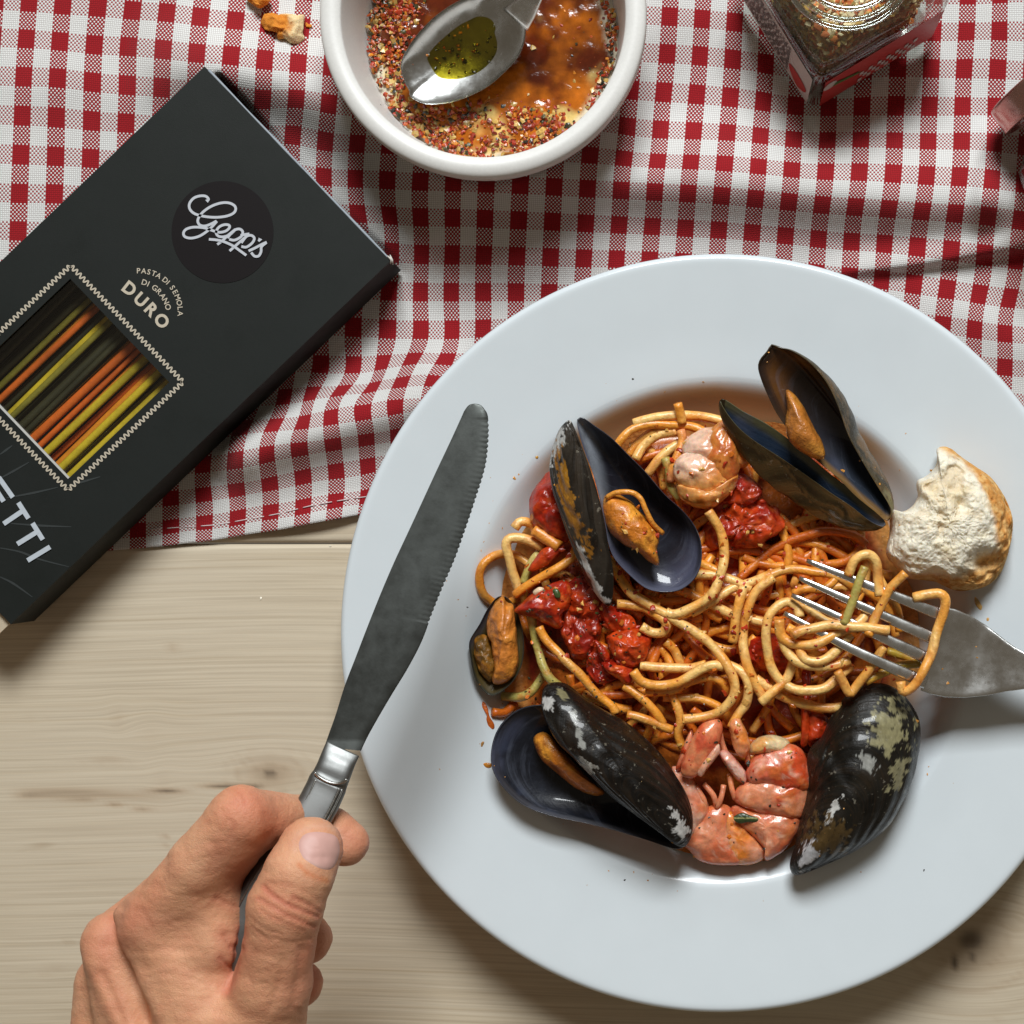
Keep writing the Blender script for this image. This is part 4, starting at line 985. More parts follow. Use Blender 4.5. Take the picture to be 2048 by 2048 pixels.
# ------------------------------------------------------------------ prawns
def prawncol(light, red, bias=0.0):
    def f(V, q, r, cc):
        a = nn(V, 130, 2); b = nn(V, 380, 7)
        c = mix(light, red, sstep(-0.25 + bias, 0.30 + bias, a))
        c = mix(c, (0.84, 0.55, 0.40), sstep(0.10, 0.45, b) * 0.55)
        c = mix(c, (0.70, 0.22, 0.05), sstep(0.05, 0.4, nn(V, 210, 9)) * 0.5)
        return mix(c, red, sstep(0.80, 1.0, r) * 0.6)
    return f
PINK, RED_, ORG = (0.76, 0.30, 0.16), (0.60, 0.075, 0.018), (0.78, 0.24, 0.03)
pr = thing('prawn', 'pink prawn curled at the bottom of the spaghetti between two black mussels', 'prawn', P(1490, 1600, .022), 'prawns on the plate')
def seg(name, pts, z0, h, cf, seed, nz=.0012, cr='4', par=None, **k):
    if name == 'body_plate':
        a_ = np.array(pts, float); pts = (a_.mean(0) + (a_ - a_.mean(0)) * 1.17).tolist(); h *= .68; nz *= 1.0; k['pw'] = .38
    return pillow(name, pts, z0, h, PRAWN, pr if par is None else par, cr, nz=nz, ns=260, seed=seed, cfn=cf, n=60, rings=14, **k)
bp = catmull(np.c_[px('4', [(770, 790), (850, 900), (880, 1030), (845, 1180), (750, 1310), (600, 1390), (440, 1380), (330, 1290), (280, 1170), (225, 1060), (250, 940)]), np.array([26, 25.5, 25, 24.5, 24, 23.5, 23.5, 24, 25, 26, 27]) * 5], 6)
V, F = tube_data(PA(bp[:, :2], bp[:, 2] / 5000), np.interp(np.linspace(0, 1, len(bp)), [0, .15, .5, .8, 1], [.0052, .0068, .0075, .0052, .0028]), 20, squash=.75)
V = V + np.c_[fbm(V * 160, 3, 1), fbm(V * 160, 3, 2), fbm(V * 160, 3, 3)] * .0012
adopt(pr, mesh('body', V, F, PRAWN, None, True, col=mix((0.70, 0.30, 0.17), (0.60, 0.14, 0.05), sstep(-.3, .3, fbm(V * 200, 4, 5)))))
seg('flesh', [(640, 780), (700, 722), (800, 708), (890, 745), (900, 800), (820, 830), (700, 840), (640, 830)], .031, .006, lambda V, q, r, c: mix((0.72, 0.56, 0.32), (0.72, 0.36, 0.10), sstep(-.1, .5, nn(V, 180, 3))), 11)
seg('body_plate', [(650, 930), (700, 850), (780, 815), (880, 785), (960, 820), (1002, 920), (1004, 1040), (920, 1060), (780, 1020), (670, 1010)], .031, .0105, prawncol((0.72, 0.28, 0.18), RED_, -.1), 12)
seg('body_plate', [(590, 1060), (680, 1010), (780, 1000), (900, 1020), (1000, 1030), (990, 1130), (945, 1225), (830, 1220), (700, 1195), (585, 1140)], .0295, .0105, prawncol(PINK, RED_, .05), 13)
seg('body_plate', [(560, 1190), (700, 1200), (820, 1220), (942, 1235), (935, 1310), (880, 1400), (800, 1470), (742, 1492), (735, 1420), (660, 1340), (590, 1290)], .028, .009, prawncol(PINK, (0.62, 0.13, 0.05), .0), 14)
seg('body_plate', [(500, 1215), (560, 1240), (610, 1310), (680, 1390), (722, 1460), (690, 1505), (600, 1525), (520, 1500), (470, 1400), (450, 1290)], .0265, .0085, prawncol((0.74, 0.33, 0.20), ORG, .0), 15)
seg('body_plate', [(340, 1230), (400, 1185), (480, 1185), (520, 1240), (515, 1340), (540, 1440), (560, 1510), (450, 1522), (340, 1500), (270, 1440), (240, 1400), (275, 1310)], .0265, .0095, prawncol(PINK, (0.64, 0.15, 0.06), .05), 16)
seg('body_plate', [(160, 940), (240, 975), (300, 1060), (355, 1150), (350, 1230), (300, 1290), (262, 1330), (240, 1250), (215, 1130), (170, 1030)], .0285, .008, prawncol((0.76, 0.46, 0.34), (0.66, 0.20, 0.10), .15), 17)
seg('tail_fin', [(262, 745), (330, 640), (410, 602), (462, 620), (468, 700), (440, 780), (380, 880), (330, 945), (270, 990), (200, 960), (215, 850)], .036, .0045, lambda V, q, r, c: mix((0.60, 0.10, 0.04), (0.72, 0.25, 0.11), sstep(-.2, .3, nn(V * np.array([1, 1, 1]), 260, 3))), 18, nz=.0007)
seg('tail_fin', [(430, 770), (452, 790), (440, 840), (370, 930), (330, 980), (302, 950), (350, 870)], .0375, .003, lambda V, q, r, c: mix((0.76, 0.42, 0.30), (0.70, 0.30, 0.16), sstep(-.2, .3, nn(V, 260, 4))), 19, nz=.0005)
seg('tail_fin', [(205, 800), (268, 665), (275, 740), (240, 850), (190, 930), (165, 920)], .033, .003, prawncol(PINK, RED_), 20, nz=.0006)
seg('tail_fin', [(508, 630), (560, 590), (600, 640), (645, 740), (640, 820), (600, 860), (560, 830), (525, 740)], .034, .0045, prawncol((0.74, 0.34, 0.20), ORG, .1), 21)
seg('leg', [(440, 830), (480, 800), (530, 840), (590, 910), (622, 960), (612, 1020), (560, 1000), (500, 930)], .032, .004, prawncol((0.78, 0.48, 0.38), RED_, .2), 22)
for j, lp in enumerate([[(500, 960), (520, 1060), (545, 1120)], [(470, 1030), (455, 1120), (430, 1180)], [(340, 1030), (400, 1100), (420, 1160)], [(300, 1050), (350, 1130), (360, 1190)], [(450, 700), (480, 800), (530, 900)], [(590, 720), (620, 800), (625, 900)]]):
    V, F, col = strand_data(px('4', lp), [.030, .031, .030], 0.0011, 'p', 950 + j)
    adopt(pr, mesh('leg', V, F, PRAWN, None, True, col=mix(col, (0.70, 0.24, 0.13), np.full(len(col), .7))))
pr = thing('prawn', 'pale peeled prawn stained orange at the top of the spaghetti between the two open mussels', 'prawn', P(1420, 930, .022), 'prawns on the plate')
def pcA(V, q, r, c):
    a = nn(V, 110, 2)
    t_ = sstep(1395, 1450, q[:, 0] + 26 * a + (q[:, 1] - 900) * 0.25)
    c = mix((0.78, 0.52, 0.38), (0.66, 0.22, 0.05), t_)
    return mix(c, (0.72, 0.33, 0.08), sstep(930, 985, q[:, 1] + 20 * a))
seg('flesh', [(1500, 760), (1600, 680), (1700, 650), (1800, 640), (1880, 720), (1930, 820), (1920, 900), (1800, 930), (1680, 900), (1570, 870), (1490, 830)], .035, .0075, pcA, 31, .0018, '1')
seg('flesh', [(1450, 880), (1500, 820), (1600, 800), (1720, 830), (1800, 900), (1820, 1000), (1750, 1090), (1650, 1130), (1540, 1110), (1470, 1040), (1440, 960)], .036, .0085, pcA, 32, .0020, '1')
seg('flesh', [(1460, 1030), (1560, 1060), (1700, 1060), (1800, 1000), (1860, 960), (1830, 1060), (1740, 1150), (1640, 1190), (1540, 1160), (1480, 1110)], .036, .009, lambda V, q, r, c: mix((0.74, 0.34, 0.10), (0.62, 0.20, 0.03), sstep(-.2, .3, nn(V, 200, 4))), 33, .0018, '1')
seg('flesh', [(150, 560), (220, 650), (245, 780), (220, 900), (150, 960), (60, 940), (20, 800), (50, 640)], .036, .0085, lambda V, q, r, c: mix((0.64, 0.22, 0.04), (0.50, 0.11, 0.02), sstep(-.2, .3, nn(V, 200, 4))), 34, .0018, '2')

# ------------------------------------------------------------------ tomato pieces
def tomcol(dark=0.0, pale=0.0):
    def f(V, q, r, cc):
        a, b = nn(V, 160, 3), nn(V, 420, 8)
        c = mix((0.34, 0.014, 0.003), (0.56, 0.055, 0.006), sstep(-.3, .3, a))
        c = mix(c, (0.66, 0.16, 0.03), sstep(.20, .5, b) * (0.25 + pale))
        return mix(c, (0.16, 0.008, 0.006), 0.25 * sstep(.1, .5, -a) + dark)
    return f
TG = 'tomato pieces on the plate'
for cr, pts, z0, h, dk, pl, nzz, lab in [
    ('1', [(665, 925), (600, 985), (545, 1060), (512, 1160), (520, 1250), (570, 1330), (650, 1380), (740, 1400), (790, 1360), (760, 1240), (720, 1120), (690, 1010)], .026, .013, 0, 0, .0022, 'wrinkled glossy red tomato piece at the upper left, half under the open mussel'),
    ('3', [(415, 235), (460, 180), (540, 110), (640, 60), (740, 30), (785, 90), (770, 200), (725, 260), (715, 345), (630, 320), (520, 275)], .031, .0095, 0, .3, .0018, 'red tomato piece with a garlic flake on top, right of the small orange mussel'),
    ('3', [(980, 180), (1050, 195), (1140, 240), (1200, 320), (1180, 400), (1080, 390), (1000, 340), (970, 260)], .030, .008, 0, 0, .0024, 'red tomato piece just under the foot of the open mussel'),
    ('3', [(1010, 410), (1090, 360), (1200, 360), (1285, 380), (1305, 450), (1260, 540), (1180, 590), (1090, 560), (1040, 500)], .032, .008, .05, 0, .0030, 'glistening dark red tomato piece in the middle left of the heap'),
    ('3', [(975, 560), (1050, 545), (1130, 560), (1182, 610), (1190, 680), (1130, 712), (1060, 660), (1000, 610)], .032, .0075, 0, .4, .0016, 'bright red tomato piece hanging below the glistening one'),
    ('3', [(740, 60), (860, 20), (960, 120), (980, 260), (960, 400), (900, 520), (820, 560), (760, 480), (730, 360), (740, 220)], .028, .006, .3, 0, .0035, 'dark tomato pulp between the left tomato pieces'),
    ('3', [(860, 500), (960, 450), (1040, 560), (1060, 680), (980, 700), (900, 620)], .027, .0055, .35, 0, .0035, 'dark tomato pulp under the glistening tomato piece'),
    ('3', [(930, 420), (975, 440), (1030, 520), (1010, 560), (960, 510)], .033, .003, .1, 0, .001, 'thin curled strip of tomato skin in the left half of the heap'),
    ('4', [(640, 100), (720, 60), (830, 70), (905, 160), (880, 270), (780, 310), (700, 290), (640, 200)], .029, .008, .1, 0, .0030, 'red tomato piece seen through the loop below the fork'),
    ('4', [(975, 300), (1030, 300), (1035, 450), (1030, 620), (1010, 770), (970, 770), (975, 600), (985, 430)], .030, .004, .2, 0, .0010, 'narrow dark red strip of tomato left of the closed mussel'),
    ('4', [(1010, 570), (1090, 560), (1160, 620), (1150, 720), (1060, 780), (1010, 760)], .027, .007, .3, 0, .0020, 'dark tomato piece tucked against the closed mussel'),
    ('2', [(0, 1230), (60, 1100), (160, 1040), (300, 1020), (420, 1060), (500, 1140), (480, 1240), (380, 1310), (250, 1340), (120, 1350), (30, 1340)], .027, .0095, .12, .2, .0045, 'ragged red tomato piece shaded under the right open mussel'),
    ('2', [(100, 980), (180, 900), (290, 890), (360, 960), (330, 1050), (220, 1070), (130, 1050)], .031, .006, .35, 0, .0035, 'dark red tomato skin between the upper prawn and right mussel'),
    ('1', [(600, 1440), (700, 1400), (740, 1440), (640, 1540), (540, 1590), (500, 1570)], .0285, .004, .2, 0, .0012, 'thin dark tomato strip above the garlic-topped tomato piece'),
]:
    o = pillow('tomato_piece', pts, z0, h * .78, WET, None, cr, nz=nzz * 1.35, ns=230, cfn=tomcol(dk, pl), seed=len(lab), n=64, rings=16)
    tag(recentre(o), lab, 'tomato', TG)

# ------------------------------------------------------------------ bread
BOUT = [(1415, 735), (1480, 728), (1560, 785), (1650, 850), (1740, 912), (1800, 1000), (1850, 1100), (1868, 1200), (1842, 1350), (1800, 1470), (1720, 1550), (1620, 1580), (1520, 1582), (1400, 1530), (1240, 1510), (1180, 1455), (1112, 1370), (1130, 1250), (1142, 1110), (1205, 1115), (1262, 1085), (1300, 1020), (1292, 965), (1300, 925), (1350, 900), (1400, 850), (1420, 790)]
CRUST = px('2', [(1440, 735), (1560, 800), (1650, 900), (1720, 1050), (1760, 1200), (1790, 1330), (1700, 1440), (1560, 1500), (1380, 1490), (1240, 1490), (1150, 1420)])
def breadcol(V, q, r, cc):
    d, t_ = seg_dist(q, CRUST)
    n_ = fbm(V * 220, 4, 3)
    k = sstep(-7, 7, -d * 1.0 + 7 * n_) * (q[:, 0] > 1780)
    c = mix((0.82, 0.76, 0.62), (0.80, 0.68, 0.46), sstep(-.1, .5, fbm(V * 90, 3, 8)))
    cav = np.maximum(sstep(.12, .4, fbm(V * 300 + 5, 3, 21)) * .7, sstep(.05, .35, fbm((V + [0, 0, .002]) * 105 + 40, 3, 51)))
    c = mix(c, (0.60, 0.42, 0.20), cav * 0.45)
    kr = mix((0.60, 0.27, 0.07), (0.72, 0.44, 0.17), sstep(-.3, .4, fbm(V * 500, 4, 12)))
    c = mix(c, kr, np.maximum(k, sstep(.97, 1.0, r) * 0.6 * (q[:, 1] > 1100)))
    hol = np.exp(-(((q[:, 0] - 1975) / 24) ** 2 + ((q[:, 1] - 1125) / 20) ** 2))
    return mix(c, (0.74, 0.50, 0.22), hol)
def breadtex(V, r):
    f = fbm(V * 160 + 3, 5, 21, 0.6); g = fbm(V * 520 + 9, 4, 31, .7)
    crumb = np.clip(1 - r, 0.12, 1)
    q0 = V[:, 0] / (K * (H - V[:, 2]) / H) + NX; q1 = NY - V[:, 1] / (K * (H - V[:, 2]) / H)
    hol = np.exp(-(((q0 - 1975) / 30) ** 2 + ((q1 - 1125) / 24) ** 2))
    hol2 = np.exp(-(((q0 - 1925) / 12) ** 2 + ((q1 - 1010) / 18) ** 2))
    V = V.copy()
    up = sstep(0.028, 0.034, V[:, 2])
    cav2 = sstep(.10, .42, fbm(V * 105 + 40, 3, 51))
    V[:, 2] += up * (-0.0024 * cav2 + f * 0.0022 - 0.0009 * np.abs(g) * 2 - 0.009 * hol - 0.005 * hol2)
    V[:, 0] += 0.0014 * g * crumb; V[:, 1] += 0.0014 * f * crumb
    return V
bread = pillow('bread_piece', BOUT, .031, .021, BREAD, None, '2', n=260, rings=80, pw=0.33, hb=.003, tex=breadtex, cfn=breadcol, sharp=False, seed=4)
tag(recentre(bread), 'torn chunk of white bread with golden crust resting on the right rim of the plate', 'bread')

def crumb(pts, crop, z0, h, lab, seed, crust_side=0.0):
    def f(V, q, r, cc):
        a = nn(V, 350, seed)
        x = (q[:, 0] - q[:, 0].min()) / (np.ptp(q[:, 0]) + 1e-6)
        return mix((0.62, 0.22, 0.03), (0.76, 0.58, 0.32), sstep(crust_side - .12, crust_side + .12, x + 0.25 * a))
    o = pillow('bread_crumb', pts, z0, h, BREAD, None, crop, nz=.0028, ns=320, seed=seed, cfn=f, n=72, rings=16, pw=.4)
    return tag(recentre(o), lab, 'crumb', 'bread crumbs')
crumb([(850, 185), (950, 175), (1060, 175), (1150, 165), (1250, 190), (1340, 185), (1335, 300), (1330, 420), (1350, 500), (1290, 590), (1220, 600), (1120, 540), (1010, 520), (1000, 430), (880, 400), (800, 380), (790, 290)], 'c', .008, .007, 'torn bread crust crumb on the tablecloth left of the white ramekin', 3, .62)
crumb([(590, -60), (720, -90), (880, -40), (890, 30), (830, 100), (760, 120), (680, 70), (620, 20)], 'c', .007, .005, 'brown crust crumb cut by the top edge, above the larger crumb', 5, 1.2)
crumb([(1350, 310), (1400, 330), (1440, 340), (1440, 380), (1380, 380), (1350, 350)], 'c', .004, .003, 'tiny orange crumb between the crust crumb and the ramekin', 6, 1.2)
crumb([(590, 180), (650, 190), (670, 240), (630, 260), (590, 220)], 'c', .0035, .0015, 'tiny tan crumb left of the crust crumb on the cloth', 8, .8)

# ------------------------------------------------------------------ fork
fork = thing('fork', 'steel fork lying in the spaghetti with strands wrapped round its tines', 'fork', P(1900, 1300, .040))
def loft_flat(cent, half, zs, thick, nseg=10, crown=0.25, curve=0.0):
    """flat metal bar: centre line px, half width px, world z, thickness m; rounded edges"""
    c = np.asarray(cent, float)
    t = np.gradient(c, axis=0); t /= np.linalg.norm(t, axis=1)[:, None]
    nrm = np.stack([-t[:, 1], t[:, 0]], 1)
    a = np.linspace(0, 2 * np.pi, nseg * 2, endpoint=False)
    ca = np.sign(np.cos(a)) * np.abs(np.cos(a)) ** 0.55; sa = np.sign(np.sin(a)) * np.abs(np.sin(a)) ** 0.8
    V = []
    for i in range(len(c)):
        q = c[i] + nrm[i] * (ca[:, None] * half[i])
        z = zs[i] + sa * thick[i] / 2 + curve * (1 - ca ** 2) * half[i] * K
        V.append(PA(q, z))
    m = len(a)
    V = np.vstack(V)
    F = []
    for i in range(len(c) - 1):
        for j in range(m):
            k = (j + 1) % m
            F.append((i * m + j, (i + 1) * m + j, (i + 1) * m + k, i * m + k))
    F.append(tuple(range(m))); F.append(tuple((len(c) - 1) * m + j for j in range(m))[::-1])
    return V, F
def fix_normals(o):
    import bmesh
    bm = bmesh.new(); bm.from_mesh(o.data); bmesh.ops.recalc_face_normals(bm, faces=bm.faces); bm.to_mesh(o.data); bm.free()
    return o
for tip, mid, root in (((1613, 1121), (1760, 1180), (1890, 1232)), ((1598, 1156), (1745, 1222), (1878, 1282)), ((1583, 1190), (1725, 1256), (1866, 1322)), ((1568, 1226), (1700, 1296), (1852, 1366))):
    c = catmull(np.array([tip, mid, root], float), 8)
    s_ = np.linspace(0, 1, len(c))
    V, F = loft_flat(c, 4.5 + 8.5 * s_ ** 0.8, .0425 + .0045 * np.sin(s_ * 2.4) , .0012 + .0010 * s_, 6)
    adopt(fork, fix_normals(mesh('tine', V, F, STEEL)))
fc = catmull(np.array([(1862, 1297), (1885, 1303), (1915, 1312), (1950, 1322), (1985, 1331), (2020, 1338), (2060, 1345), (2120, 1355), (2300, 1385), (2700, 1450)], float), 4)
fh = np.interp(fc[:, 0], [1860, 1885, 1915, 1950, 1985, 2020, 2060, 2120, 2300, 2700], [86, 89, 86, 76, 62, 46, 33, 24, 22, 34])
fz = np.interp(fc[:, 0], [1860, 1950, 2060, 2300, 2700], [.0440, .0425, .0465, .0520, .0400])
V, F = loft_flat(fc, fh, fz, np.full(len(fc), .0024), 14, curve=-0.12)
adopt(fork, fix_normals(mesh('fork_body', V, F, STEEL)))

# ------------------------------------------------------------------ knife
knife = thing('table_knife', 'steel table knife with a serrated dark grey blade held over the plate rim', 'knife', P(700, 1400, .08))
def knife_z(y):                    # height along the knife, by image row
    return np.interp(y, [800, 1100, 1480, 1560, 1700, 1900, 2000], [.0835, .0885, .0965, .1000, .107, .112, .110])
left = px('k', [(886, 60), (862, 66), (842, 90), (828, 120), (780, 225), (720, 352), (660, 482), (600, 612), (530, 762), (470, 902), (410, 1052), (360, 1182), (310, 1312), (270, 1440), (238, 1530), (219, 1585)])
right = px('k', [(886, 60), (912, 66), (930, 85), (945, 115), (950, 190), (942, 300), (925, 380), (890, 490), (850, 610), (800, 750), (740, 890), (690, 1015), (650, 1120), (590, 1235), (520, 1350), (460, 1452), (410, 1542), (382, 1602)])
Lr, Rr = resample(catmull(left, 6), 300), resample(catmull(right, 6), 300)
# serration: little scallops cut into the right edge
tn = np.gradient(Rr, axis=0); tn /= np.linalg.norm(tn, axis=1)[:, None]
nr = np.stack([-tn[:, 1], tn[:, 0]], 1)
if nr[:, 0].mean() > 0: nr = -nr
sl = np.r_[0, np.cumsum(np.linalg.norm(np.diff(Rr, axis=0), axis=1))]
ser = np.abs(np.sin(sl / 10.5 * np.pi)) ** 0.7 * 3.6 * ((Rr[:, 1] > 838) & (Rr[:, 1] < 1245))
Rs = Rr + nr * (3.6 * ((Rr[:, 1] > 838) & (Rr[:, 1] < 1245)))[:, None]
Rr = Rr + nr * (3.6 * ((Rr[:, 1] > 838) & (Rr[:, 1] < 1245)) - ser)[:, None]
cols_ = np.array([0, .06, .25, .5, .75, .96, 1.0])
thk = np.array([.0016, .0018, .0018, .0017, .0014, .0009, .0003])
V, F = [], []
for sgn in (1, -1):
    for j, c in enumerate(cols_):
        q = Lr * (1 - c) + (Rr if j == 6 else Rs) * c
        V.append(PA(q, knife_z(q[:, 1]) + sgn * thk[j] / 2))
V = np.vstack(V); m = 300; nc = len(cols_)
for sidx in (0, 1):
    for j in range(nc - 1):
        for i in range(m - 1):
            a, b = (sidx * nc + j) * m + i, (sidx * nc + j + 1) * m + i
            F.append((a, a + 1, b + 1, b) if sidx == 0 else (a, b, b + 1, a + 1))
for i in range(m - 1):
    a, b = i, nc * m + i; F.append((a, b, b + 1, a + 1))
    a, b = (nc - 1) * m + i, (2 * nc - 1) * m + i; F.append((a, a + 1, b + 1, b))
for j in range(nc - 1):
    a, b = j * m + m - 1, (j + 1) * m + m - 1; F.append((a, b, b + nc * m, a + nc * m))
o = fix_normals(mesh('blade', V, F, BLADE))
adopt(knife, o)
es = o.modifiers.new('edges', 'EDGE_SPLIT'); es.split_angle = math.radians(40)
# bolster and handle
hc = np.array([(686, 1497), (681, 1508), (675, 1522), (668, 1540), (661, 1556), (655, 1568), (650, 1580), (630, 1620), (598, 1672), (563, 1722), (528, 1772), (502, 1820), (478, 1866), (440, 1960)], float)
hh = [36, 36, 36, 36.5, 37.5, 40, 40, 41, 41, 41, 41, 40, 38, 30]
ht = [.0018, .0030, .0050, .0058, .0052, .0070, .0066, .0068, .0068, .0068, .0068, .0066, .0062, .0040]
hc2 = catmull(hc, 3); ss = np.linspace(0, 1, len(hc2)); s0 = np.linspace(0, 1, len(hc))
V, F = loft_flat(hc2, np.interp(ss, s0, hh), knife_z(hc2[:, 1]), np.interp(ss, s0, ht), 14)
knife_handle = fix_normals(mesh('handle', V, F, m_steel('handle_steel', (0.24, 0.245, 0.24), 0.48, 0.10)))
adopt(knife, knife_handle)
RIDGE = m_steel('ridge_steel', (0.42, 0.42, 0.40), 0.25, 0.15)
for k_, off_ in enumerate((-31, -25, 25, 31)):
    pth = catmull(hc[5:], 3)
    t_ = np.gradient(pth, axis=0); t_ /= np.linalg.norm(t_, axis=1)[:, None]
    q = pth + np.stack([-t_[:, 1], t_[:, 0]], 1) * off_
    V, F = tube_data(PA(q, knife_z(q[:, 1]) + .0033 - .0007 * (abs(off_) > 28)), 0.00045, 6)
    adopt(knife_handle, mesh('ridge', V, F, RIDGE))
arc = px('8', [(1462, 262), (1490, 290), (1545, 318), (1600, 322), (1640, 300)])
V, F = tube_data(PA(catmull(arc, 5), knife_z(1568) + .0034), 0.0006, 7)
adopt(knife_handle, mesh('collar_ring', V, F, RIDGE))
# ------------------------------------------------------------------ hand (one continuous surface from a distance field)
def surface_nets(D, org, h):
    nx_, ny_, nz_ = D.shape
    s = D < 0
    c = [s[i:nx_ - 1 + i, j:ny_ - 1 + j, k:nz_ - 1 + k] for i in (0, 1) for j in (0, 1) for k in (0, 1)]
    cnt = sum(x.astype(np.int8) for x in c)
    act = (cnt > 0) & (cnt < 8)
    I = np.argwhere(act)
    idm = -np.ones(act.shape, np.int64); idm[act] = np.arange(len(I))
    acc = np.zeros((len(I), 3)); num = np.zeros(len(I))
    offs = [(i, j, k) for i in (0, 1) for j in (0, 1) for k in (0, 1)]
    for a in range(8):
        for b in range(a + 1, 8):
            oa, ob = offs[a], offs[b]
            if sum(abs(x - y) for x, y in zip(oa, ob)) != 1: continue
            da = D[I[:, 0] + oa[0], I[:, 1] + oa[1], I[:, 2] + oa[2]]; db = D[I[:, 0] + ob[0], I[:, 1] + ob[1], I[:, 2] + ob[2]]
            m = (da < 0) != (db < 0)
            t = np.where(m, da / np.where(m, da - db, 1), 0)
            pa = np.array(oa, float) + t[:, None] * (np.array(ob) - np.array(oa))
            acc[m] += pa[m]; num[m] += 1
    V = (I + acc / num[:, None]) * h + org
    F = []
    for ax in range(3):
        u, v = (ax + 1) % 3, (ax + 2) % 3
        sl0 = [slice(None)] * 3; sl1 = [slice(None)] * 3
        sl0[ax] = slice(0, -1); sl1[ax] = slice(1, None)
        A, B = s[tuple(sl0)], s[tuple(sl1)]
        E = np.argwhere(A != B)
        E = E[(E[:, u] > 0) & (E[:, v] > 0) & (E[:, u] < act.shape[u]) & (E[:, v] < act.shape[v])]
        flip = B[E[:, 0], E[:, 1], E[:, 2]]
        def g(du, dv):
            e = E.copy(); e[:, u] += du; e[:, v] += dv
            return idm[e[:, 0], e[:, 1], e[:, 2]]
        q = np.stack([g(-1, -1), g(0, -1), g(0, 0), g(-1, 0)], 1)
        q[flip] = q[flip][:, ::-1]
        F.append(q[(q >= 0).all(1)])
    return V, np.vstack(F)

hs = 0.0008
gx0, gy0, gz0 = P(30, 0, .08).x, P(0, 2560, .10).y, .038
gx1, gy1, gz1 = P(790, 0, .12).x, P(0, 1500, .12).y, .150
ax_ = [np.arange(a, b, hs, dtype=np.float32) for a, b in ((gx0, gx1), (gy0, gy1), (gz0, gz1))]
GX, GY, GZ = np.meshgrid(*ax_, indexing='ij')
def caps(pts):
    """tapered capsule chain: list of (px, py, z, r mm)"""
    best = None
    for a, b in zip(pts[:-1], pts[1:]) if len(pts) > 1 else [(pts[0], pts[0])]:
        A, B = P(*a[:3]), P(*b[:3])
        d = B - A
        L2 = max(d.length_squared, 1e-12)
        t = np.clip(((GX - A.x) * d.x + (GY - A.y) * d.y + (GZ - A.z) * d.z) / L2, 0, 1)
        e = np.sqrt((GX - A.x - t * d.x) ** 2 + (GY - A.y - t * d.y) ** 2 + (GZ - A.z - t * d.z) ** 2) - (a[3] + (b[3] - a[3]) * t) * 0.001
        best = e if best is None else smin(best, e, .0015)
    return best
def smin(a, b, k):
    h_ = np.clip(0.5 + 0.5 * (b - a) / k, 0, 1)
    return b + (a - b) * h_ - k * h_ * (1 - h_)
PYg = NY - GY / (K * (H - GZ) / H)
palm = smin(caps([(318, 1842, .108, 11.5), (400, 2000, .108, 15), (430, 2160, .106, 18)]), caps([(395, 1915, .106, 14), (440, 2100, .104, 18)]), .006)
palm = smin(palm, caps([(228, 1885, .099, 11), (262, 2000, .099, 12.5), (300, 2180, .099, 16)]), .005)
palm = smin(palm, caps([(215, 1965, .088, 11), (214, 2160, .088, 14)]), .005)
palm = smin(palm, caps([(320, 1850, .104, 11), (424, 1872, .108, 9.8)]), .005)
palm = smin(palm, caps([(424, 1800, .111, 10.2), (429, 1885, .112, 9.8)]), .004)
palm = smin(palm, caps([(402, 2200, .098, 23), (400, 2800, .10, 27)]), .012)
palm = smin(palm, caps([(290, 2190, .094, 18), (300, 2800, .098, 24)]), .010)
palm = smin(palm, caps([(400, 2060, .085, 17), (300, 2000, .085, 15)]), .008)
palm = smin(palm, caps([(246, 1830, .1095, 3.2), (300, 1960, .1155, 3.0), (352, 2060, .119, 3.0)]), .004)     # extensor tendon
palm = smin(palm, caps([(196, 1915, .106, 3.4), (232, 2000, .109, 3.4), (268, 2080, .112, 3.4)]), .004)
D = smin(palm, caps([(315, 1838, .110, 11.3), (400, 1728, .118, 10.4), (480, 1634, .122, 10.0)]), .006)
D = smin(D, caps([(480, 1634, .121, 10.0), (600, 1642, .097, 8.8), (660, 1665, .094, 8.6), (692, 1686, .094, 8.1)]), .0025)
D = smin(D, caps([(440, 1725, .112, 10.0), (481, 1678, .1165, 9.2)]), .004)
D = smin(D, caps([(228, 1885, .093, 10.5), (330, 1800, .074, 10), (450, 1860, .068, 9.5), (575, 1872, .080, 9.3), (613, 1878, .085, 9.0)]), .002)
D = smin(D, caps([(212, 1965, .084, 10), (300, 1890, .062, 9.5), (450, 1950, .058, 9), (570, 1960, .071, 8.8), (598, 1968, .075, 8.6)]), .002)
D = smin(D, caps([(215, 2045, .076, 9.5), (300, 1975, .054, 8), (440, 2035, .052, 7.5), (555, 2030, .064, 7)]), .002)
thumb = caps([(500, 2120, .100, 19), (520, 2040, .110, 15), (545, 1965, .117, 12.9), (556, 1900, .121, 11.6), (571, 1812, .125, 12.2), (598, 1748, .125, 11.3), (621, 1699, .121, 10.7)])
kk = 0.0010 + 0.013 * np.clip((PYg - 1975) / 70, 0, 1)
D = smin(D, thumb, kk)
D = D.astype(np.float32)
D = D + 0.0003
hv, hf = surface_nets(D, np.array([gx0, gy0, gz0]), hs)
del GX, GY, GZ, palm, thumb, PYg, kk
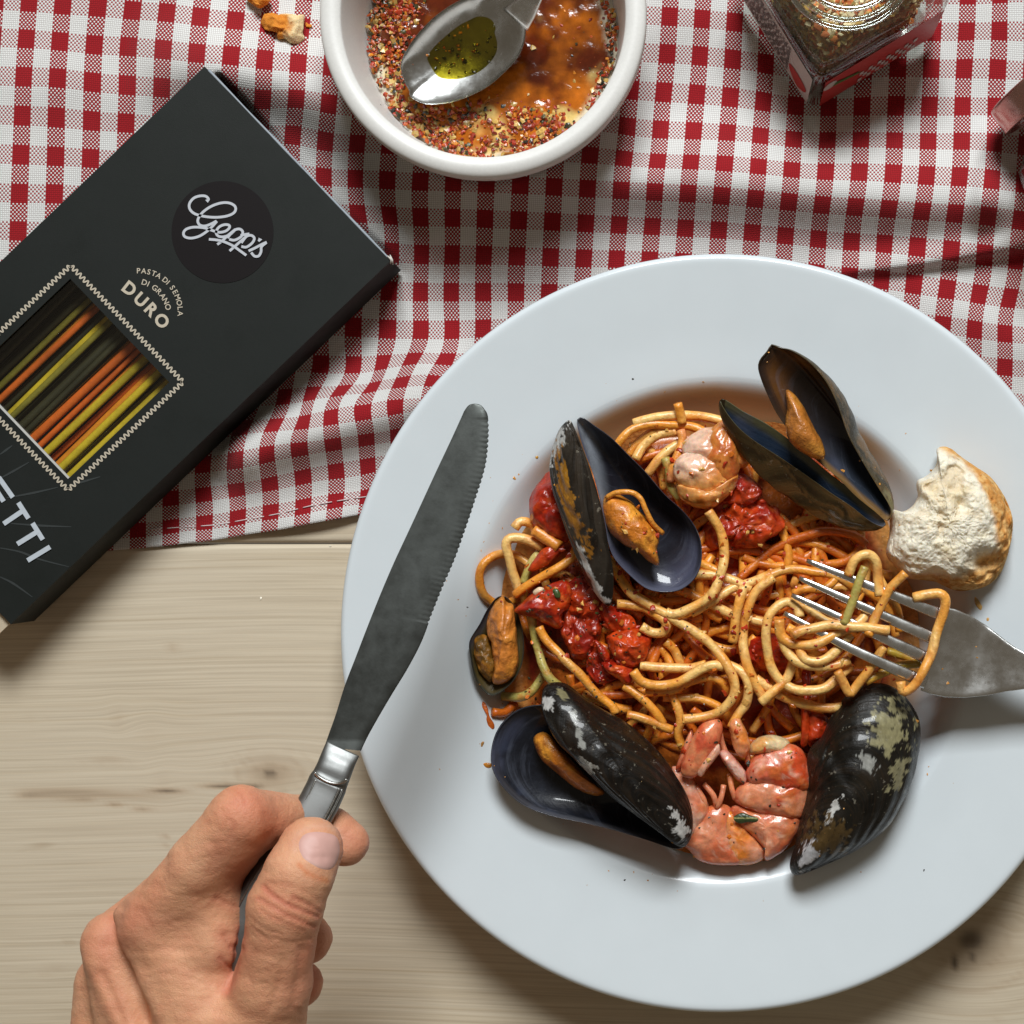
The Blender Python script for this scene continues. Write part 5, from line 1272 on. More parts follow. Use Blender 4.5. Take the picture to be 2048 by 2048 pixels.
# relax the lattice a little
nv_ = len(hv)
e_ = np.vstack([hf[:, [0, 1]], hf[:, [1, 2]], hf[:, [2, 3]], hf[:, [3, 0]]])
deg = np.bincount(e_.ravel(), minlength=nv_)[:, None]
for it in range(3):
    s_ = np.zeros_like(hv)
    for a in range(3):
        s_[:, a] = np.bincount(e_[:, 0], hv[e_[:, 1], a], nv_) + np.bincount(e_[:, 1], hv[e_[:, 0], a], nv_)
    hv = hv * 0.4 + 0.6 * s_ / np.maximum(deg, 1)
def px_of(V):
    s = K * (H - V[:, 2]) / H
    return np.c_[V[:, 0] / s + NX, NY - V[:, 1] / s]
hq = px_of(hv)
fn = np.cross(hv[hf[:, 1]] - hv[hf[:, 0]], hv[hf[:, 2]] - hv[hf[:, 0]])
vn = np.zeros_like(hv)
for c_i in range(4):
    for a in range(3): vn[:, a] += np.bincount(hf[:, c_i], fn[:, a], nv_)
vn /= np.linalg.norm(vn, axis=1)[:, None] + 1e-12
upf = sstep(0.0, 0.35, vn[:, 2])
CRE = [  # crop-8 polyline, width px, depth m, redness
    ([(1180, 895), (1240, 950), (1330, 1000), (1490, 1060)], 3.2, .0008, .9), ([(1340, 950), (1410, 985), (1500, 1035)], 3.0, .0006, .7),
    ([(1150, 960), (1250, 1015), (1350, 1070), (1465, 1115)], 3.0, .0006, .7), ([(1160, 1020), (1260, 1080), (1400, 1135)], 2.6, .0004, .4), ([(1200, 870), (1330, 890), (1480, 960)], 3.0, .0003, .3),
    ([(1120, 1120), (1190, 1180)], 3.0, .0003, .3), ([(1100, 1060), (1170, 1120), (1290, 1160)], 2.6, .0003, .2),
    ([(920, 955), (970, 985), (1035, 1005)], 4, .0005, .4), ([(1000, 1225), (1030, 1218), (1060, 1235)], 4, .0007, .9), ([(940, 1290), (990, 1335), (1015, 1325)], 4, .0006, .9), ([(960, 1160), (1000, 1230), (1050, 1250)], 5, .0005, .6),
    ([(1150, 370), (1185, 460), (1200, 560), (1190, 650), (1130, 740), (1040, 800)], 8, .0003, .3), ([(905, 660), (915, 720), (900, 780)], 7, .0004, .4),
    ([(1060, 1130), (1035, 1250), (1010, 1370), (975, 1470)], 5, .0010, 1.0),
    ([(640, 740), (625, 820), (600, 900)], 10, .0006, .2), ([(390, 1000), (360, 1100), (310, 1230)], 12, .0010, .3), ([(280, 1380), (340, 1500), (400, 1640)], 12, .0012, .3),
    ([(1140, 1260), (1110, 1330), (1095, 1400)], 8, .0004, .1), ([(1280, 1290), (1270, 1400), (1220, 1560)], 8, .0004, .1), ([(1390, 1240), (1370, 1400), (1340, 1560)], 9, .0006, .2),
    ([(990, 520), (1010, 560), (1000, 620)], 4, .0004, .3), ([(940, 470), (965, 500), (960, 560)], 3.5, .0003, .2), ([(1010, 350), (1060, 380), (1080, 440)], 3.5, .0004, .3), ([(960, 350), (1010, 390), (1030, 450)], 3, .0003, .2),
    ([(470, 1010), (520, 1050), (560, 1120)], 5, .0003, .2), ([(1240, 1180), (1330, 1200), (1440, 1180)], 3, .0003, .1), ([(640, 1100), (760, 1080), (860, 1110)], 5, .0002, .1), ([(560, 1250), (700, 1230), (850, 1270)], 5, .0002, .1), ([(500, 1400), (680, 1380), (860, 1430)], 5, .0002, .1),
    ([(880, 400), (930, 385), (1000, 400)], 3, .0003, .2), ([(870, 440), (930, 425), (1010, 440)], 3, .0003, .2)]
# fan of fine folds over the back of the hand
red = np.zeros(nv_)
dz = np.zeros(nv_)
for pl, wd, dp, rd in CRE:
    d, _ = seg_dist(hq, catmull(px('8', pl), 5))
    g_ = np.exp(-(d / wd) ** 2)
    dz -= dp * 0.75 * g_ * upf
    red = np.maximum(red, rd * np.exp(-(d / (wd * 2.6)) ** 2) * upf)
fine_ = fbm(np.c_[hq[:, 0] / 30, hq[:, 1] / 11, hv[:, 2] * 60], 3, 77)
dz += 0.00022 * fine_ + 0.00012 * fbm(np.c_[hq[:, 0] / 9, hq[:, 1] / 16, hv[:, 2] * 60], 3, 79)
hv = hv + vn * dz[:, None]
base_ = np.tile(np.array([0.72, 0.36, 0.20]), (nv_, 1))
def blob(x, y, r): return np.exp(-(((hq[:, 0] - (100 + x / 2.76)) ** 2 + (hq[:, 1] - (1450 + y / 2.76)) ** 2) / (r / 2.76) ** 2))
rd_ = 0.45 * blob(1100, 470, 190) + 0.5 * blob(1700, 650, 150) + 0.35 * blob(470, 1060, 170) + 0.3 * blob(1020, 730, 120) + 0.5 * blob(1500, 1250, 130) + 0.5 * blob(1440, 1480, 130) + 0.3 * blob(230, 1180, 170) + .15 * blob(1300, 1000, 150) + 0.25 * blob(1050, 1280, 130)
col = mix(base_, (0.60, 0.17, 0.10), np.clip(rd_ * 1.15 + 0.12 * fbm(hv * 60, 3, 5), 0, 1))
col = mix(col, (0.46, 0.10, 0.06), red * 0.75)
d, _ = seg_dist(hq, px('8', [(1375, 770), (1420, 820), (1480, 845), (1530, 860)]))
col = mix(col, (0.62, 0.17, 0.04), np.exp(-(d / 5.5) ** 2) * 0.8 * upf)
d, _ = seg_dist(hq, catmull(px('8', [(1355, 690), (1360, 610), (1430, 565), (1540, 560), (1610, 620)]), 4))
col = mix(col, (0.72, 0.42, 0.30), np.exp(-(d / 6) ** 2) * 0.5)
person = thing('person', 'bare hand holding the table knife between thumb and forefinger at the lower left', 'person', P(330, 2000, .06))
hand = mesh('hand', hv, hf.tolist(), SKIN, None, True, col=col)
adopt(person, hand)
from mathutils.bvhtree import BVHTree
def bvh_of(ob):
    me = ob.data
    return BVHTree.FromPolygons([ob.matrix_basis @ v.co for v in me.vertices], [tuple(p.vertices) for p in me.polygons])
hb_ = BVHTree.FromPolygons([Vector(v) for v in hv], [tuple(f) for f in hf.tolist()])
CAMV = Vector((0, 0, H))
def ray(bv, p2):
    d = (P(p2[0], p2[1], 0) - CAMV).normalized()
    hit = bv.ray_cast(CAMV, d)
    return hit[0], hit[1]
no = resample(catmull(px('8', [(1366, 660), (1392, 606), (1450, 585), (1530, 590), (1588, 615), (1606, 680), (1594, 745), (1556, 800), (1500, 800), (1440, 772), (1388, 728)]), 6, True), 48, True)
nc_ = no.mean(0); V = []; rs_ = [0.0] + list(np.linspace(.15, 1, 10))
for r in rs_:
    for q in (no if r else [nc_]):
        q2 = nc_ + r * (q - nc_)
        h_, n_ = ray(hb_, q2)
        if h_ is None: h_, n_ = P(q2[0], q2[1], .13), Vector((0, 0, 1))
        V.append(h_ + n_ * (0.00055 * (1 - r ** 4) - 0.0002 * (r > .99)))
V = np.array([tuple(v) for v in V])
F = [(0, 1 + j, 1 + (j + 1) % 48) for j in range(48)]
for i in range(len(rs_) - 2):
    for j in range(48):
        k2 = (j + 1) % 48; F.append((1 + i * 48 + j, 1 + (i + 1) * 48 + j, 1 + (i + 1) * 48 + k2, 1 + i * 48 + k2))
NAIL = mat_col('finger_nail', rough=0.48, var=0.05, vscale=200, bscale=120, bstr=0.1, spec=0.35)
vq = px_of(V)
nl = mesh('thumb_nail', V, F, NAIL, None, True, col=mix((0.62, 0.36, 0.31), (0.70, 0.48, 0.41), sstep(715, 740, vq[:, 1] + (vq[:, 0] - 620) * -.5 - 1000)))
if nl.data.polygons[0].normal.z < 0: nl.data.flip_normals()
adopt(hand, nl)

# ------------------------------------------------------------------ pasta box
ZT, ZB = .0255, .0045
O3, A3, E3 = P(781, 522, ZT), P(409, 133, ZT), P(18, 1245, ZT)
ex = (A3 - O3).normalized(); W_ = (A3 - O3).length
ey = (E3 - O3); ey = (ey - ex * ey.dot(ex)).normalized(); L_ = (E3 - O3).dot(ey)
def loc(p2, z=ZT):
    d = P(p2[0], p2[1], z) - O3
    return d.dot(ex), d.dot(ey)
def BX(u, v, z): 
    q = O3 + ex * u + ey * v
    return (q.x, q.y, z)
sc0 = Sh('black_card'); ob_ = sc0.obj()
cc0 = sc0.mixc(sc0.noise(ob_, 700, 4), (0.0085, 0.0108, 0.0095), (0.0110, 0.0135, 0.0120))
cc0 = sc0.mixc(sc0.math('MULTIPLY', sc0.ramp(sc0.noise(sc0.map(ob_, (1, 1, 1), rot=(0, 0, .6)), 900, 8, .8), [(.70, 0.0), (.76, 1.0)]), .35), cc0, (0.10, 0.11, 0.10))
CARD = sc0.bsdf(Base_Color=cc0, Roughness=sc0.ramp(sc0.noise(ob_, 35, 5, .6), [(.35, .5), (.7, .72)]), Specular_IOR_Level=0.25, Normal=sc0.bump(sc0.noise(ob_, 2500, 3), .15, .0002, sc0.bump(sc0.noise(ob_, 25, 2), .15, .002)))
CARD_IN = m_flat('raw_card', (0.52, 0.43, 0.31), 0.8)
LOGO_B = m_flat('dark_print', (0.0055, 0.0035, 0.0040), 0.6, 0.2)
SILVER = m_flat('silver_print', (0.50, 0.52, 0.56), 0.4)
TAN = m_flat('tan_print', (0.52, 0.46, 0.36), 0.5)
FAINT = m_flat('faint_print', (0.034, 0.040, 0.040), 0.5)
pbox = thing('pasta_box', 'black cardboard pasta box with a stamp-edged window and script logo at the left', 'box', BX(W_ / 2, L_ / 2, ZB))
u1, v0 = loc((141, 557)); u0, v0b = loc((339, 766)); u0b, v1 = loc((136, 956))
v0 = (v0 + v0b) / 2; u0 = (u0 + u0b) / 2
u1 = max(u1, u0 + 0.05)
def slab(name, rects, z0, z1, mat):     # list of (ua,ub,va,vb)
    parts = []
    for ua, ub, va, vb in rects:
        parts.append(box_data(BX(ua, va, z0), ex * (ub - ua), ey * (vb - va), (0, 0, z1 - z0)))
    V, F = join(parts)
    o = fix_normals(mesh(name, V, F, mat, None, False)); adopt(pbox, o); return o
tk = .0006
slab('front_panel', [(0, W_, 0, v0), (0, W_, v1, L_), (0, u0, v0, v1), (u1, W_, v0, v1)], ZT - tk, ZT, CARD)
slab('back_panel', [(0, W_, 0, L_)], ZB, ZB + tk, CARD)
slab('side_panel', [(0, tk, 0, L_)], ZB + tk, ZT - tk, CARD)
slab('side_panel', [(W_ - tk, W_, 0, L_)], ZB + tk, ZT - tk, CARD)
slab('end_flap', [(tk, W_ - tk, 0.0004, 0.0004 + tk)], ZB + tk, ZT - tk, CARD)
slab('end_flap', [(tk, W_ - tk, L_ - 2 * tk, L_ - tk)], ZB + tk, ZT - tk, CARD_IN)
EDGE = m_flat('painted_edge_highlight', (0.30, 0.34, 0.38), 0.6)  # bevel highlight along the box's top edge, painted as a pale bluish strip
ev = []
for t_ in np.linspace(0.02, .995, 60):
    ev.append(tuple(BX(W_ * (1 - t_), -0.0002, ZT - 0.0003 + 0.00015 * math.sin(t_ * 31))))
V, F = tube_data(ev, 0.00032 + 0.00022 * np.abs(np.sin(np.arange(60) * .13 + 1.6)), 6)
adopt(pbox, mesh('edge_highlight', V, F, EDGE))
V, F = join([tube_data([P(775, 512, ZT), P(783, 519, ZT + .0008), P(781, 528, ZT + .0002)], [.0003, .0006, .0002], 5), tube_data([P(780, 510, ZT), P(784, 520, ZT + .001), P(786, 529, ZT - .001)], [.0002, .0005, .0002], 5)])
adopt(pbox, mesh('torn_corner', V, F, m_flat('torn_card', (0.62, 0.60, 0.55), 0.8)))
# cream tab at the lower end
V, F = box_data(BX(0.0010, L_ - .0004, ZT - .0030), ex * (W_ - .002), ey * .010, (0, 0, .0008))
adopt(pbox, fix_normals(mesh('end_tab', V, F, CARD_IN, None, False)))
# window rim and film
rim_p = []
for (ua, ub, va, vb) in ((u0, u1, v1 - .0006, v1 + .0002), ):
    rim_p.append(box_data(BX(ua, va, ZT - .0004), ex * (ub - ua), ey * (vb - va), (0, 0, .0006)))
V, F = join(rim_p); adopt(pbox, fix_normals(mesh('window_rim', V, F, m_flat('cut_card', (0.50, 0.50, 0.47), .8), None, False)))
sf = Sh('window_film')
gl = sf.n('BsdfGlossy', {'Roughness': 0.12, 'Color': (1, 1, 1)}); tr = sf.n('BsdfTransparent', {'Color': (0.93, 0.95, 0.94)})
mx = sf.n('MixShader', {0: 0.035, 1: tr, 2: gl}); sf.t.links.new(mx, sf.out.inputs[0])
V, F = box_data(BX(u0 - .003, v0 - .003, ZT - tk - .0004), ex * (u1 - u0 + .006), ey * (v1 - v0 + .006), (0, 0, .0002))
adopt(pbox, mesh('window_film', V, F, sf.m, None, False))
# stamp-edge zigzag round the window
def zig(a, b, n_, amp):
    a, b = np.array(a, float), np.array(b, float); d = b - a; nn_ = np.array([-d[1], d[0]]) / np.linalg.norm(d)
    return np.array([a + d * (i / (n_ * 6)) + nn_ * amp * math.cos(i / 6 * math.pi) for i in range(n_ * 6 + 1)])
ZP = ZT + .00025
c1, c2, c3, c4 = (141, 531), (366, 764), (136, 980), (-89, 747)
parts = [ribbon(zig(c1, c2, 62, 4.4), 3.0, ZP), ribbon(zig(c2, c3, 60, 4.4), 3.0, ZP), ribbon(zig(c3, c4, 62, 4.4), 3.0, ZP), ribbon(zig(c4, c1, 60, 4.4), 3.0, ZP)]
V, F = join(parts); o = mesh('stamp_border', V, F, TAN, None, False); adopt(pbox, o)
def up(o):
    import bmesh
    bm = bmesh.new(); bm.from_mesh(o.data)
    for f in bm.faces:
        f.normal_update()
        if f.normal.z < 0: f.normal_flip()
    bm.to_mesh(o.data); bm.free()
up(o)
a = np.linspace(0, 2 * np.pi, 96, endpoint=False)
cq = np.c_[445 + 102 * np.cos(a), 464 + 102 * np.sin(a)]
o = mesh('logo_disc', np.vstack([PA(cq, ZT + .00015)]), [tuple(range(96))[::-1]], LOGO_B, None, False); up(o); adopt(pbox, o)
GL = [[(437, 397), (452, 380), (430, 357), (385, 355), (338, 372), (306, 412), (306, 452), (332, 484), (375, 503), (440, 516), (515, 520), (590, 511), (642, 490), (662, 460), (652, 430), (610, 409), (550, 409), (480, 432), (420, 470), (382, 512), (369, 550), (386, 580), (425, 587), (470, 572), (515, 548)],
      [(517, 550), (480, 592), (435, 632), (380, 666), (318, 681), (270, 670), (259, 640), (282, 611), (340, 596), (420, 602), (482, 622), (535, 636), (585, 626), (614, 600), (608, 580), (575, 577), (538, 592), (515, 620), (512, 646), (532, 667), (572, 670), (622, 650), (662, 612)],
      [(662, 612), (600, 662), (560, 700), (520, 730)], [(598, 680), (645, 625), (688, 610), (716, 630), (705, 668), (655, 696), (612, 690)],
      [(700, 660), (740, 652), (768, 648)], [(765, 650), (700, 705), (655, 745), (615, 780)], [(706, 718), (745, 668), (783, 660), (806, 682), (790, 718), (745, 750), (706, 745)],
      [(762, 780), (815, 755), (862, 730), (902, 712)], [(898, 716), (862, 748), (858, 785), (840, 818), (808, 820), (782, 792)], [(853, 684), (850, 690), (838, 706)],
      [(455, 690), (515, 695), (570, 708), (640, 740), (700, 782), (744, 814)]]
parts = []
for sidx, st_ in enumerate(GL):
    q = catmull(px('6', st_), 8)
    wd = np.full(len(q), 5.2)
    if sidx == 0: wd[:6] = np.linspace(7.5, 5.2, 6)
    if sidx == 9: wd = np.linspace(9, 4, len(q))
    parts.append(ribbon(q, wd, ZT + .0004 + sidx * .00002))
V, F = join(parts); o = mesh('script_logo', V, F, SILVER, None, False); up(o); adopt(pbox, o)
_glyph = {}
def glyph(ch, bold=0.0):
    if (ch, bold) not in _glyph:
        cu = bpy.data.curves.new('t', 'FONT'); cu.body = ch; cu.size = 1; cu.offset = bold; cu.resolution_u = 4
        ob = bpy.data.objects.new('t', cu); S.collection.objects.link(ob)
        bpy.context.view_layer.update()
        me = bpy.data.meshes.new_from_object(ob.evaluated_get(bpy.context.evaluated_depsgraph_get()))
        v = np.array([tuple(x.co) for x in me.vertices]); f = [tuple(p.vertices) for p in me.polygons]
        bpy.data.objects.remove(ob); bpy.data.curves.remove(cu); bpy.data.meshes.remove(me)
        _glyph[(ch, bold)] = (v, f)
    return _glyph[(ch, bold)]
def letter(ch, c, ang_, cap, z, bold=0.0):
    v, f = glyph(ch, bold); hgt = np.ptp(glyph('H', bold)[0][:, 1])
    v = (v - [(v[:, 0].min() + v[:, 0].max()) / 2, np.ptp(glyph('H', bold)[0][:, 1]) / 2, 0]) / hgt * cap
    a = math.radians(ang_)
    q = np.c_[c[0] + v[:, 0] * math.cos(a) + v[:, 1] * math.sin(a), c[1] + v[:, 0] * math.sin(a) - v[:, 1] * math.cos(a)]
    return PA(q, z), f
def circum(a, b, c):
    ax, ay, bx, by, cx, cy = *a, *b, *c
    d = 2 * (ax * (by - cy) + bx * (cy - ay) + cx * (ay - by))
    ux = ((ax * ax + ay * ay) * (by - cy) + (bx * bx + by * by) * (cy - ay) + (cx * cx + cy * cy) * (ay - by)) / d
    uy = ((ax * ax + ay * ay) * (cx - bx) + (bx * bx + by * by) * (ax - cx) + (cx * cx + cy * cy) * (bx - ax)) / d
    return np.array([ux, uy])
def arc_text(txt, a, b, c, cap, z, bold=0.0, narrow=None):
    a, b, c = px('5', [a, b, c]); o = circum(a, b, c); r = np.linalg.norm(a - o)
    t0, t1 = math.atan2(a[1] - o[1], a[0] - o[0]), math.atan2(c[1] - o[1], c[0] - o[0])
    if t1 < t0: t1 += 2 * math.pi
    wd = [0.55 if ch == ' ' else 0.45 if ch == 'I' else 1.15 if ch in 'MO' else 1.0 for ch in txt]
    cs = np.cumsum(wd) - np.array(wd) / 2; cs = (cs - cs[0]) / (cs[-1] - cs[0])
    out = []
    for ch, s_ in zip(txt, cs):
        if ch == ' ': continue
        t_ = t0 + (t1 - t0) * s_
        out.append(letter(ch, (o[0] + r * math.cos(t_), o[1] + r * math.sin(t_)), math.degrees(t_) + 90, cap, z, bold))
    return out
V, F = join(arc_text('PASTA DI SEMOLA', (630, 1003), (757, 1050), (820, 1198), 10.5, ZT + .00025, .012) + arc_text('DI GRANO', (657, 1056), (722, 1096), (764, 1168), 11, ZT + .00025, .012))
o = mesh('lettering', V, F, TAN, None, False); up(o); adopt(pbox, o)
V, F = join([letter(ch, px('5', [c])[0], an_, 26, ZT + .00025, .035) for ch, c, an_ in (('D', (591, 1083), 38), ('U', (643, 1133), 42), ('R', (692, 1180), 46), ('O', (738, 1229), 50))])
o = mesh('lettering', V, F, TAN, None, False); up(o); adopt(pbox, o)
bars = [[(-12, 245), (115, 425)], [(-60, 320), (33, 462)], [(165, 472), (256, 615)], [(206, 545), (32, 663)], [(292, 657), (385, 805)], [(336, 733), (155, 845)], [(450, 870), (247, 993)]]
parts = [ribbon(resample(px('b', b_), 4), 9.6, ZT + .0003 + i * .00003) for i, b_ in enumerate(bars)]
V, F = join(parts); o = mesh('large_lettering', V, F, m_flat('white_print', (0.50, 0.55, 0.60), .4), None, False); up(o); adopt(pbox, o)
rays = [[(0, 255), (120, 190), (260, 110)], [(60, 430), (300, 385), (520, 335)], [(620, 320), (760, 280), (900, 240)], [(100, 660), (380, 680), (640, 690)], [(0, 880), (180, 915), (350, 980), (620, 1050)], [(0, 1140), (120, 1200), (290, 1320)], [(0, 40), (110, -40)]]
parts = [ribbon(catmull(px('b', b_), 8), np.interp(np.linspace(0, 1, (len(b_) - 1) * 8 + 1), [0, .5, 1], [2, 4.5, 1.5]), ZT + .00012) for b_ in rays]
V, F = join(parts); o = mesh('faint_rays', V, F, FAINT, None, False); up(o); adopt(pbox, o)
# dry pasta behind the window
SQ = ['k', 'k', 'k', 'k', 'g', 'o', 'r', 'k', 'y', 'g', 'k', 'k', 'k', 'o', 'r', 'r', 'o', 'y', 'r', 'o', 'y', 'g', 'y', 'k', 'y', 'k']
TC = {'k': (0.040, 0.034, 0.012), 'g': (0.24, 0.19, 0.02), 'y': (0.66, 0.45, 0.02), 'o': (0.74, 0.24, 0.012), 'r': (0.72, 0.13, 0.010)}
TN = {'k': 'dark green', 'g': 'olive', 'y': 'yellow', 'o': 'orange', 'r': 'deep orange'}
span = (u1 - u0) + .010
step = span / len(SQ)
ORD = ['first', 'second', 'third', 'fourth', 'fifth', 'sixth', 'seventh', 'eighth', 'ninth', 'tenth', 'eleventh', 'twelfth', 'thirteenth']
for i, c in enumerate(SQ):
    uu = u1 + .005 - (i + .5) * step
    zc = .0130 + .0022 * math.sin(i * 2.3)
    du = .0012 * math.sin(i * 1.7)
    a_, b_ = BX(uu + du, .008, zc), BX(uu - du, L_ - .006 - .004 * (i % 3), zc - .0005)
    path = np.linspace(a_, b_, 14)
    V, F = tube_data(path, step * .58 * (1 + .18 * math.sin(i * 4.1)), 8, squash=.55)
    co = mix(np.array(TC[c]), np.array(TC[c]) * .55, sstep(0, .5, fbm(V * 120 + i, 3, i)))
    o = recentre(mesh('dry_pasta_strand', V, F, DRYPASTA, None, True, col=co))
    n_s = len(SQ)
    place = f'{ORD[i]} from the upper left side' if i < 13 else f'{ORD[n_s - 1 - i]} from the lower right side'
    tag(o, f'{TN[c]} dry pasta strand in the box window, {place}', 'pasta', 'dry pasta strands in the box')

# ------------------------------------------------------------------ ramekin, oil, spoon
RC = P(965, 27, .046)
Ro = 328 * K * (H - .046) / H; Ri = Ro - 44 * K * (H - .046) / H
prof = [(.001, .0045), (.030, .0045), (.040, .0060), (.0455, .0095), (.0490, .0180), (Ri - .0012, .0340), (Ri, .0430), (Ri + .0007, .0452), (Ri + .0030, .0464), (Ro - .0030, .0464), (Ro - .0008, .0454), (Ro, .0435),
        (Ro - .0005, .0380), (Ro - .0045, .0260), (Ro - .0110, .0110), (Ro - .0170, .0025), (.036, .0015), (.034, .0025), (.001, .0028)]
V, F = lathe(catmull(np.array(prof), 3), 200, (RC.x, RC.y, 0))
rr = np.hypot(V[:, 0] - RC.x, V[:, 1] - RC.y)
col = np.tile(np.array([0.72, 0.71, 0.68]), (len(V), 1))
col = mix(col, (0.50, 0.36, 0.16), sstep(.3, .6, fbm(V * 60, 3, 44)) * (V[:, 2] < .0435) * (rr > Ro - .004))
ram = mesh('ramekin', V, F, BISQUE, None, True, col=col); tag(recentre(ram), 'round white ceramic ramekin of chilli oil on the tablecloth at the top', 'bowl')
def ram_r(z): return np.interp(z, [.0045, .0060, .0095, .0180, .0340, .0430], [.030, .040, .0455, .0490, Ri - .0012, Ri])
ZO = .0165
n, rings = 160, 50
V = [(RC.x, RC.y, ZO)]
for r in np.linspace(0, 1, rings + 1)[1:]:
    for a_ in np.linspace(0, 2 * np.pi, n, endpoint=False):
        V.append((RC.x + math.cos(a_) * r * (ram_r(ZO) + .0002), RC.y + math.sin(a_) * r * (ram_r(ZO) + .0002), ZO))
V = np.array(V)
q = px_of(V)
nz = fbm(V * 110, 4, 61)
V[:, 2] += 0.0007 * fbm(V * 160, 4, 62) - 0.0004
thin = sstep(.18, .5, fbm(V * 75 + 4, 3, 63) + 0.22 * sstep(170, 250, q[:, 1]) + 0.25 * sstep(840, 780, q[:, 0]) + 0.35 * sstep(1080, 1200, q[:, 0]) * sstep(40, 200, q[:, 1]) - .1)
col = mix((0.10, 0.014, 0.003), (0.46, 0.12, 0.008), sstep(-.35, .5, nz + (q[:, 1] - 130) / 330))
col = mix(col, (0.78, 0.58, 0.20), thin * .9)
rr = np.hypot(V[:, 0] - RC.x, V[:, 1] - RC.y) / ram_r(ZO)
col = mix(col, (0.72, 0.66, 0.50), sstep(.90, .975, rr + .10 * nz))
F = [(0, 1 + j, 1 + (j + 1) % n) for j in range(n)]
for i in range(rings - 1):
    for j in range(n):
        k2 = (j + 1) % n; F.append((1 + i * n + j, 1 + (i + 1) * n + j, 1 + (i + 1) * n + k2, 1 + i * n + k2))
OIL = mat_col('chilli_oil', rough=0.10, var=0.35, vscale=260, bscale=320, bstr=0.25, bdist=0.0008, Coat_Weight=0.6, Coat_Roughness=0.04)
o = mesh('chilli_oil', V, F, OIL, None, True, col=col)
if o.data.polygons[3].normal.z < 0: o.data.flip_normals()
tag(o, 'amber chilli oil filling the bottom of the ramekin', 'oil', kind='stuff')

def bits(name, centres, sizes, colors, mat, flat=.6, seed=1, label=None, cat=None):
    rng = np.random.default_rng(seed)
    ic = np.array([(0, 0, 1), (.894, 0, .447), (.276, .851, .447), (-.724, .526, .447), (-.724, -.526, .447), (.276, -.851, .447), (.724, .526, -.447), (-.276, .851, -.447), (-.894, 0, -.447), (-.276, -.851, -.447), (.724, -.526, -.447), (0, 0, -1)])
    fi = [(0, 1, 2), (0, 2, 3), (0, 3, 4), (0, 4, 5), (0, 5, 1), (1, 6, 2), (2, 7, 3), (3, 8, 4), (4, 9, 5), (5, 10, 1), (6, 7, 2), (7, 8, 3), (8, 9, 4), (9, 10, 5), (10, 6, 1), (6, 11, 7), (7, 11, 8), (8, 11, 9), (9, 11, 10), (10, 11, 6)]
    n_ = len(centres)
    vv = np.repeat(ic[None], n_, 0) * (1 + rng.uniform(-.5, .45, (n_, 12, 1)))
    vv = vv * np.stack([sizes, sizes * rng.uniform(.45, .9, n_), sizes * flat * rng.uniform(.5, 1, n_)], 1)[:, None, :]
    a = rng.uniform(0, 6.28, n_); t = rng.uniform(-.6, .6, n_)
    ct, st_ = np.cos(t), np.sin(t)
    x = vv[..., 0] * ct[:, None] + vv[..., 2] * st_[:, None]; z = -vv[..., 0] * st_[:, None] + vv[..., 2] * ct[:, None]
    ca, sa = np.cos(a)[:, None], np.sin(a)[:, None]
    V = np.stack([x * ca - vv[..., 1] * sa, x * sa + vv[..., 1] * ca, z], 2) + np.asarray(centres)[:, None, :]
    F = (np.array(fi)[None] + (np.arange(n_) * 12)[:, None, None]).reshape(-1, 3)
    o = mesh(name, V.reshape(-1, 3), F.tolist(), mat, None, False, col=np.repeat(np.asarray(colors), 12, 0))
    if label: tag(o, label, cat, kind='stuff')
    else: tag(o, kind='stuff')
    return o
PAL = np.array([(0.40, 0.035, 0.010), (0.52, 0.09, 0.012), (0.58, 0.20, 0.02), (0.58, 0.36, 0.09), (0.025, 0.022, 0.010), (0.07, 0.06, 0.02), (0.22, 0.02, 0.008)])
cs, sz, cl = [], [], []
rng = np.random.default_rng(5)
while len(cs) < 3300:
    rr_ = math.sqrt(rng.random()); a_ = rng.random() * 6.28
    R0 = ram_r(.018) * .985
    x, y = RC.x + rr_ * R0 * math.cos(a_), RC.y + rr_ * R0 * math.sin(a_)
    p_ = px_of(np.array([[x, y, ZO]]))[0]
    if p_[1] < -60: continue
    # crowded on the left and along the lower edge, sparse in the open oil on the right
    dens = max(sstep(870, 790, p_[0]), sstep(190, 240, p_[1]) * sstep(1180, 1100, p_[0]) + .0, .0)
    ed = .55 * sstep(.86, .93, np.float64(rr_))
    pr_ = max(.05, float(dens) * .95, float(ed))
    pr_ *= 1 if rr_ < .95 else (.35 if rng.random() < .5 else 1)
    if vnoise(np.array([[x * 130, y * 130, 0]]), 5)[0] > .45 and rng.random() < .7: continue
    if rng.random() > pr_: continue
    up_ = max(0, (rr_ - .93)) * .05
    cs.append((x, y, ZO - .0011 + rng.random() * .0013 * (.3 + pr_) + up_)); 
    tcol = rng.choice(7, p=[.24, .26, .17, .08, .07, .07, .11])
    sz.append(rng.uniform(.0004, .0014) if tcol not in (3,) else rng.uniform(.0009, .0019)); cl.append(PAL[tcol] * rng.uniform(.6, 1.15))
bits('chilli_flakes', np.array(cs), np.array(sz), np.array(cl), BITS, .42, 3, 'chopped chilli, garlic and herb flakes in the oil of the ramekin', 'flakes')

